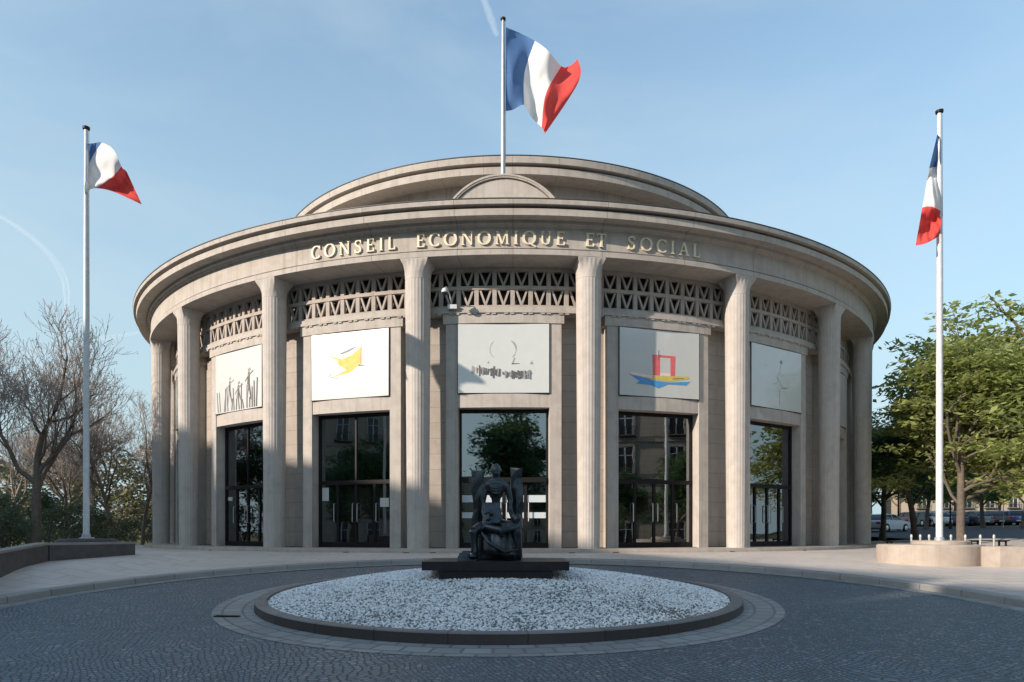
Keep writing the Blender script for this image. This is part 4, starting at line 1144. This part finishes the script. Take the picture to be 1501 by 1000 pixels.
# ------------------------------------------------------------------ avenue on the right
sheet('road', lin(19, 140, 60), lin(35, 66, 16), lambda x, y: gz(x, y) + .012, 'asphalt', keep=lambda x, y: math.hypot(x, y - BD) > 24.5)
sheet('far_pavement', lin(19, 160, 60), lin(66, 130, 20), lambda x, y: gz(x, y) + .11, 'earth')
def far_kerb():
    mb = MB(); xs = lin(19, 140, 40); rings = [[(x, 65.9, gz(x, 66) - .2), (x, 66.25, gz(x, 66) - .2), (x, 66.25, gz(x, 66) + .16), (x, 65.9, gz(x, 66) + .16)] for x in xs]
    mb.loft(rings); return tag(mb.build('kerb', 'greygranite'), kind='structure')
far_kerb()
def bollard():
    mb = MB(); mb.lathe([(.036, -.2), (.036, .74), (.046, .75), (.046, .83), (.03, .87), (.01, .88)], 14); return mb
b0 = None
GBo = 'steel bollards behind the round stone base'
for i, (px, Y, lab) in enumerate(((1336, 27.5, 'leftmost thin grey bollard behind the round stone base'), (1349, 27, 'second thin grey bollard from the left behind the round stone base'), (1362, 26.6, 'thin grey bollard immediately left of the right flagpole'),
                       (1394, 26.0, 'thin grey bollard immediately right of the right flagpole'), (1415, 25.8, 'thin grey bollard behind the right half of the round stone base'), (1437, 25.6, 'thin grey bollard behind the junction of round base and low wall'), (1457, 25.6, 'rightmost thin grey bollard behind the low stone wall'))):
    if b0 is None: b0 = bollard().build('bollard', 'bollard', smooth=40); o = b0
    else: o = b0.copy(); COL.objects.link(o)
    x = (px - CX)/F*Y; o.location = (x, Y, -.97); tag(o, lab, 'bollard', GBo)
def bench(loc, rz, label):
    e = empty('street_bench', loc, rz); tag(e, label, 'bench', 'dark street benches')
    for i in range(4):
        mb = MB(); mb.box(-.9, .9, -.24 + i*.12, -.14 + i*.12, .42, .46); mb.build('slat', 'blackmetal', e)
    for x in (-.75, .75):
        mb = MB(); mb.box(x - .03, x + .03, -.2, -.14, 0, .42); mb.box(x - .03, x + .03, .14, .2, 0, .42); mb.box(x - .03, x + .03, -.22, .22, .38, .42); mb.build('leg', 'blackmetal', e)
for px, Y, rz, lab in ((1325, 33, .1, 'dark bench left of the bollards near the dark green tree'), (1449, 31, .2, 'dark bench behind the low stone wall on the right')):
    x = (px - CX)/F*Y; bench((x, Y, gz(x, Y) + .03), rz, lab)
# cars
def car_proto():
    e = empty('parked_car')
    # side outline with wheel arches; half-width varies with height
    body = MB(); prof = [(-2.08, .30), (-2.12, .55), (-2.08, .82), (-1.95, .92), (-1.2, .97), (.75, .95), (1.75, .82), (2.05, .66), (2.10, .45), (2.05, .28)]
    low = []
    for cx in (1.28, -1.30):
        pass
    under = [(2.0, .24)] + [(1.28 + .37*cos(a), .30 + .37*sin(a)) for a in lin(0, PI, 8)] + [(.85, .20), (-.88, .20)] + [(-1.30 + .37*cos(a), .30 + .37*sin(a)) for a in lin(0, PI, 8)] + [(-2.0, .24)]
    out = prof + under
    rings = []
    for y, k in ((-.84, .955), (-.80, .985), (-.6, 1.0), (.6, 1.0), (.80, .985), (.84, .955)):
        rings.append([(x*k, y, z if z < .6 else .6 + (z-.6)*(.93 if abs(y) > .82 else 1)) for x, z in out])
    body.loft(rings); body.build('body', 'grey_paint', e, smooth=30)
    cab = MB(); rings = []
    for z, xa, xb, w in ((.93, -1.85, .95, .77), (1.15, -1.62, .52, .70), (1.36, -1.30, .10, .62), (1.40, -1.15, -.02, .58)):
        rings.append([(xa, -w, z), (xb, -w, z), (xb, w, z), (xa, w, z)])
    cab.loft(rings); cab.build('window', 'carglass', e)
    rf = MB(); rings = []
    for z, xa, xb, w in ((1.385, -1.27, .08, .63), (1.43, -1.20, .0, .60), (1.455, -.95, -.2, .50)):
        rings.append([(xa, -w, z), (xb, -w, z), (xb, w, z), (xa, w, z)])
    rf.loft(rings)
    for s in (-1, 1):
        for pts in ([(.97, s*.775, .95), (.53, s*.71, 1.16), (.09, s*.625, 1.40)], [(-1.87, s*.775, .94), (-1.63, s*.71, 1.16), (-1.27, s*.625, 1.40)], [(-.42, s*.782, .95), (-.45, s*.71, 1.16), (-.5, s*.63, 1.40)]):
            rf.tube(pts, .035, 5)
    rf.build('roof', 'grey_paint', e, smooth=40)
    for x in (1.28, -1.30):
        for y in (-.76, .76):
            w = MB(); n = 20; rings = []
            for yy, r in ((-.10, .27), (-.09, .305), (.09, .305), (.10, .27)): rings.append([(x + r*cos(2*PI*i/n), y + yy, .305 + r*sin(2*PI*i/n)) for i in range(n)])
            w.loft(rings); wo = w.build('wheel', 'tyre', e, smooth=40)
            h = MB(); s = 1 if y > 0 else -1; rings = []
            for yy, r in ((.06, .19), (.105, .19), (.112, .15)): rings.append([(x + r*cos(2*PI*i/n), y + s*yy, .305 + r*sin(2*PI*i/n)) for i in range(n)])
            h.loft(rings); h.build('rim', 'steel', wo, smooth=40)
    for y in (-.62, .62):
        l = MB(); l.box(1.94, 2.09, y - .17, y + .17, .56, .70); l.build('headlight', 'clearlamp', e)
        l = MB(); l.box(-2.13, -2.04, y - .15, y + .15, .62, .82); l.build('tail_light', 'redlamp', e)
    for x in (2.08, -2.11):
        b = MB(); b.box(x - .04, x + .04, -.26, .26, .38, .49); b.build('number_plate', 'board', e)
    return e
carp = car_proto(); PROTOS.append(carp)
PAINT = {k: plain('car_paint_' + k, v, .25, .15, .04, 2, 0, .5, .6) for k, v in {'silver': (.45, .47, .50), 'white': (.72, .73, .74), 'blue': (.05, .10, .25), 'black': (.02, .02, .024), 'red': (.25, .03, .03), 'grey': (.17, .18, .2), 'teal': (.07, .17, .22)}.items()}
cars = [(1300, 57, 'silver', .5, 'silver car parked beside the rightmost column, closest to the rotunda'),
        (1268, 58, 'blue', .5, 'blue car half hidden behind the rightmost column'),
        (1366, 69, 'white', 1.6, 'white car parked far away just left of the right flagpole'), (1352, 70, 'black', 1.6, 'black car parked beyond the trunk left of the flagpole'),
        (1389, 69, 'blue', 1.55, 'blue car parked far away just right of the flagpole'), (1400, 71, 'silver', 1.6, 'silver car parked beyond the trunk behind the flagpole'), (1424, 69, 'grey', 1.62, 'grey car right of the flagpole trunk, across the avenue'),
        (1433, 73, 'teal', 1.6, 'teal car between two trunks across the avenue'), (1449, 69, 'black', 1.5, 'black car parked across the avenue left of the round red sign'), (1460, 70, 'white', 1.3, 'white car parked in front of the round red sign'),
        (1484, 69, 'blue', 1.2, 'blue car parked right of the round red sign'), (1500, 69.5, 'silver', 1.5, 'silver car parked at the right edge across the avenue'), (1330, 72, 'red', 1.6, 'dark red car parked far away behind the dark green tree'), (1412, 75, 'white', 1.6, 'white car deep in the row, right of the flagpole tree')]
first = True
for px, Y, colr, rz, lab in cars:
    o = carp if first else copy_tree(carp); first = False
    x = (px - CX)/F*Y; o.location = (x, Y, gz(x, Y) + (.02 if Y < 66 else .12)); o.rotation_euler = (0, 0, rz)
    tag(o, lab, 'car', 'cars parked along the avenue')
    for ch in o.children:
        if ch.name.split('.')[0] in ('body', 'roof'):
            ch.material_slots[0].link = 'OBJECT'; ch.material_slots[0].material = PAINT[colr]
# round red no-entry sign
def sign():
    x, Y = (1471 - CX)/F*64, 64; e = empty('road_sign', (x, Y, gz(x, Y))); tag(e, 'round red sign with a white bar on a grey post', 'road sign')
    mb = MB(); mb.tube([(0, 0.03, -.1), (0, 0.03, 2.9)], .035, 8); mb.build('post', 'grey_paint', e, smooth=50)
    n = 28; mb = MB(); mb.prism([(.36*cos(2*PI*i/n), 2.55 + .36*sin(2*PI*i/n)) for i in range(n)], 'y', -.03, -.005); d = mb.build('disc', 'signred', e)
    mb = MB(); mb.box(-.25, .25, -.034, -.029, 2.49, 2.61); mb.build('white_bar', 'board', d)
sign()
def lamp(px, Y, lab):
    x = (px - CX)/F*Y; e = empty('street_lamp', (x, Y, gz(x, Y))); tag(e, lab, 'street lamp', 'street lamps along the avenue')
    mb = MB(); mb.lathe([(.16, -.1), (.16, .5), (.09, .7), (.07, 1.2), (.05, 4.6), (.045, 5.4)], 12); mb.build('post', 'blackmetal', e, smooth=40)
    mb = MB(); mb.lathe([(.10, 5.4), (.20, 5.55), (.24, 5.95), (.08, 6.15), (.02, 6.3)], 10); mb.build('lantern', 'clearlamp', e, smooth=30)
lamp(1317, 60, 'black street lamp left of the right flagpole, beyond the avenue'); lamp(1393, 63, 'black street lamp just right of the right flagpole, beyond the avenue')

# ------------------------------------------------------------------ stone apartment houses
def house(loc, rz, w, d, h, floors, bays_, label, back=False, mansard=True):
    e = empty('apartment_building', loc, rz); tag(e, label, 'building')
    hw = h - 3.6 if mansard else h
    mb = MB(); mb.box(-w/2, w/2, 0, d, -4, hw)
    for k in range(1, floors):
        z = hw/floors*k; mb.box(-w/2 - .12, w/2 + .12, -.16, -.001, z - .14, z + .12)
    mb.box(-w/2 - .35, w/2 + .35, -.45, -.001, hw - .45, hw - .003); mb.build('wall', 'facade', e)
    if mansard:
        mb = MB(); r = []
        for z, i in ((hw, 0), (hw + 2.9, 1.2), (hw + 3.6, 3.4)): r.append([(-w/2 + i*.2, i, z), (w/2 - i*.2, i, z), (w/2 - i*.2, d - i, z), (-w/2 + i*.2, d - i, z)])
        mb.loft(r); rf = mb.build('roof', 'zinc', e)
        for k in range(2):
            mb = MB(); x = -w/2 + w*(.25 + .5*k); mb.box(x - 1.1, x + 1.1, d*.45, d*.45 + .9, hw + 2.5, hw + 4.0)
            for q in range(5): mb.lathe([(.13, hw + 4.0), (.11, hw + 4.5)], 8, x - .8 + q*.4, d*.45 + .45)
            mb.build('chimney', 'facade', rf)
    fh = hw/floors; proto = None; pb = None
    def wmesh():
        fr = MB(); a, b = .72, fh*.70
        for (x0, x1, z0, z1) in ((-a-.16, -a, -.1, b+.16), (a, a+.16, -.1, b+.16), (-a, a, b, b+.16), (-a, a, -.1, 0)): fr.box(x0, x1, -.10, -.002, z0, z1)
        fo = fr.build('window', 'facade', e)
        sa = MB()
        for (x0, x1, z0, z1) in ((-a, -a+.07, 0, b), (a-.07, a, 0, b), (-.05, .05, 0, b), (-a+.07, a-.07, b-.07, b), (-a+.07, a-.07, b*.68, b*.68+.06)): sa.box(x0, x1, -.05, -.003, z0, z1)
        sa.build('sash', 'white_paint', fo)
        p = MB(); p.box(-a, a, -.02, -.004, 0, b); p.build('pane', 'carglass', fo)
        bl = MB(); bl.box(-a-.3, a+.3, -.55, -.11, -.24, -.11)
        for i in range(9):
            x = -a-.25 + i*(2*a+.5)/8; bl.box(x-.018, x+.018, -.53, -.50, -.11, .78)
        bl.box(-a-.28, a+.28, -.54, -.49, .78, .83); bl.build('balcony', 'blackmetal', fo)
        return fo
    for k in range(floors):
        for i in range(bays_):
            o = wmesh() if proto is None else copy_tree(proto, e)
            proto = proto or o
            o.location = (-w/2 + w/bays_*(i + .5), 0, fh*k + fh*.14)
    return e
# across the place, behind the photographer: it shades the forecourt and shows in the door glass
SUN_AZ, SUN_EL = rad(57), rad(22.5)
dv = Vector((sin(SUN_AZ), cos(SUN_AZ), 0)); qv = Vector((cos(SUN_AZ), -sin(SUN_AZ), 0))
SD, HT = 47.0, 7.6 + 47.0*math.tan(SUN_EL)
def place_shade(q0, q1, dz, label):
    c = dv*(-SD) + qv*((q0+q1)/2)
    # the front of the house looks back along the light
    rz = math.atan2(-(-dv.x), -dv.y) + PI
    e = house((c.x, c.y, gz(c.x, c.y)), math.atan2(dv.x, -dv.y) + 0.0, q1 - q0 - .02, 13.0, HT - gz(c.x, c.y) + dz, 6, max(4, int((q1-q0)/3.6)), label)
    return e
place_shade(-64, -34, .3, 'tall stone apartment house across the place with a mansard roof, at the far left')
place_shade(-34, -8, 0.0, 'stone apartment house across the place, reflected in the dark doors left of the statue')
place_shade(-8, 18, -.4, 'stone apartment house across the place behind the photographer')
house((31, 2, gz(31, 2)), rad(225), 28, 12, 21, 5, 6, 'pale stone apartment house with balconies, reflected in the doors right of the statue')
house((4, -78, gz(4, -78)), PI, 60, 10, 13, 4, 12, 'low stone house added far behind the photographer, hiding the horizon glow from the door glass', mansard=False)  # unseen house, added to keep the bright horizon out of the middle door glass
house((92, 118, gz(92, 118) - .5), rad(-8), 44, 12, 19, 5, 12, 'pale pinkish stone apartment house seen under the trees at the right edge')
house((44, 126, gz(44, 126) - .5), rad(-4), 40, 12, 19, 5, 11, 'pale pinkish stone apartment house beyond the trees beside the rotunda')
for px_, x, y, rz, sc, lab in ((0, -.6, -15, 1.0, 1.8, 'big leafy tree behind the photographer, reflected in the middle door'), (0, 22, 7.5, 2.6, .8, 'leafy tree reflected in the doors right of the statue'), (0, 29, 7, 4.4, 1.0, 'leafy tree reflected in the rightmost doors'), (0, -31, 30.5, 3.4, .95, 'leafy tree added out of view to the left, darkening the glass of the leftmost doors'), (0, -35, 4, 1.4, 1.1, 'tall leafy tree added farther left across the place, darkening the door reflections'), (0, -26, 9.5, 4.4, 1.05, 'leafy tree added across the place, darkening the doors left of the statue'), (0, -17, -13, 2.4, 1.1, 'leafy tree added to the left behind the photographer, darkening the door reflections'), (0, -28, 1, 0.4, 1.1, 'leafy tree added across the place, darkening the leftmost doors')):  # trees left of the camera added out of view to darken the door reflections
    plant_tree(mid, (x, y, gz(x, y)), rz, sc, lab, 'tree', 'leafy trees across the place')
for e in PROTOS:
    if 'used' in e: del e['used']

# ------------------------------------------------------------------ vapour trails high in the sky
t = NT('vapour'); tr = t.n('ShaderNodeBsdfTransparent'); df = t.n('ShaderNodeBsdfDiffuse'); df.inputs[0].default_value = (.95, .95, .95, 1)
tl = t.n('ShaderNodeBsdfTranslucent'); tl.inputs[0].default_value = (.95, .95, .95, 1); ad = t.n('ShaderNodeMixShader', i_0=.5); t.l(df.outputs[0], ad.inputs[1]); t.l(tl.outputs[0], ad.inputs[2])
lw = t.n('ShaderNodeLayerWeight', i_Blend=.5); fac = t.math('MULTIPLY', t.math('SUBTRACT', 1.0, lw.outputs['Facing']), .13)
m = t.n('ShaderNodeMixShader'); t.l(fac, m.inputs[0]); t.l(tr.outputs[0], m.inputs[1]); t.l(ad.outputs[0], m.inputs[2]); t.l(m.outputs[0], t.out.inputs['Surface'])
MAT['vapour'] = t.m
def trail(pts, w, label):
    D = 3500; mb = MB(); pp = [(*p, 0) for p in pts]; P3 = []; rr = []
    for i in range(41):
        x, y, _ = cr(pp, i/40); P3.append(P(x, y, D)); rr.append(w*D/F*(.55 + .45*sin(PI*i/40)) * (1 + .06*sin(i*.9)))
    mb.tube(P3, rr, 16); tag(mb.build('vapour_trail', 'vapour', smooth=80), label, 'vapour trail', 'vapour trails')
trail([(-10, 312), (30, 336), (68, 368), (92, 404), (98, 440), (95, 492)], 5.0, 'curved white vapour trail low in the sky left of the left flag')
trail([(704, -15), (714, 12), (722, 34), (728, 52)], 6, 'short vapour trail at the top of the sky beside the roof flag')
trail([(128, 499), (165, 494), (208, 487)], 3, 'faint level vapour trail between the left flagpole and the rotunda')

# ------------------------------------------------------------------ sky, sun, camera
w = bpy.data.worlds.new('World'); SC.world = w; w.use_nodes = True
nt = w.node_tree; nt.nodes.clear()
def wn(typ): return nt.nodes.new(typ)
out = wn('ShaderNodeOutputWorld'); bg = wn('ShaderNodeBackground'); bg.inputs['Strength'].default_value = 0.15
sky = wn('ShaderNodeTexSky'); sky.sky_type = 'NISHITA'; sky.sun_disc = False; sky.sun_elevation = SUN_EL; sky.sun_rotation = PI + SUN_AZ
sky.air_density = 1.2; sky.dust_density = 1.0; sky.ozone_density = .9; sky.altitude = 50
tc = wn('ShaderNodeTexCoord'); mp = wn('ShaderNodeMapping'); mp.inputs['Scale'].default_value = (1.0, 1.0, 2.6); mp.inputs['Rotation'].default_value = (.25, .3, 0)
nt.links.new(tc.outputs['Generated'], mp.inputs['Vector'])
nz = wn('ShaderNodeTexNoise'); nz.inputs['Scale'].default_value = 1.7; nz.inputs['Detail'].default_value = 7; nz.inputs['Roughness'].default_value = .55; nz.inputs['Distortion'].default_value = .6
nt.links.new(mp.outputs[0], nz.inputs['Vector'])
rp = wn('ShaderNodeValToRGB'); rp.color_ramp.elements[0].position = .38; rp.color_ramp.elements[0].color = (0, 0, 0, 1); rp.color_ramp.elements[1].position = .78; rp.color_ramp.elements[1].color = (.50, .50, .50, 1)
nt.links.new(nz.outputs['Fac'], rp.inputs['Fac'])
mx = wn('ShaderNodeMix'); mx.data_type = 'RGBA'; mx.inputs[7].default_value = (2.3, 2.7, 2.95, 1)
sx = wn('ShaderNodeSeparateXYZ'); nt.links.new(tc.outputs['Generated'], sx.inputs[0])
mr = wn('ShaderNodeMapRange'); mr.inputs['From Min'].default_value = 0.0; mr.inputs['From Max'].default_value = .72; mr.inputs['To Min'].default_value = 1.0; mr.inputs['To Max'].default_value = .02
nt.links.new(sx.outputs[2], mr.inputs['Value']); adn = wn('ShaderNodeMath'); adn.operation = 'ADD'; adn.use_clamp = True
nt.links.new(mr.outputs[0], adn.inputs[0]); nt.links.new(rp.outputs['Color'], adn.inputs[1]); nt.links.new(mr.outputs[0], mx.inputs[0]);
cl = wn('ShaderNodeMix'); cl.data_type = 'RGBA'; cl.inputs[7].default_value = (3.1, 3.25, 3.35, 1); nt.links.new(sky.outputs[0], mx.inputs[6]); tint = wn('ShaderNodeMix'); tint.data_type = 'RGBA'; tint.blend_type = 'MULTIPLY'; tint.inputs[0].default_value = 1.0; tint.inputs[7].default_value = (.885, 1.005, 1.035, 1)
nt.links.new(mx.outputs[2], cl.inputs[6]); nt.links.new(rp.outputs['Color'], cl.inputs[0]); nt.links.new(cl.outputs[2], tint.inputs[6]); nt.links.new(tint.outputs[2], bg.inputs['Color']); nt.links.new(bg.outputs[0], out.inputs['Surface'])

sl = bpy.data.lights.new('sun', 'SUN'); sl.energy = 3.9; sl.angle = rad(.55); sl.color = (1.0, .87, .74)
so = link('sun', sl); ld = Vector((sin(SUN_AZ)*cos(SUN_EL), cos(SUN_AZ)*cos(SUN_EL), -sin(SUN_EL))); so.rotation_euler = ld.to_track_quat('-Z', 'Y').to_euler(); so.location = (-40, -30, 40)

cd = bpy.data.cameras.new('camera'); cam = link('camera', cd); cam.location = (0, 0, 0); cam.rotation_euler = (PI/2, 0, 0)
cd.sensor_fit = 'HORIZONTAL'; cd.sensor_width = 36; cd.lens = 36*F/1501; cd.shift_y = (HY - 500)/1501; cd.clip_end = 20000; cd.clip_start = .1
SC.camera = cam
SC.view_settings.view_transform = 'Standard'; SC.view_settings.look = 'None'; SC.view_settings.exposure = 0.72; SC.view_settings.gamma = 1
SC.cycles.max_bounces = 8; SC.cycles.transparent_max_bounces = 24
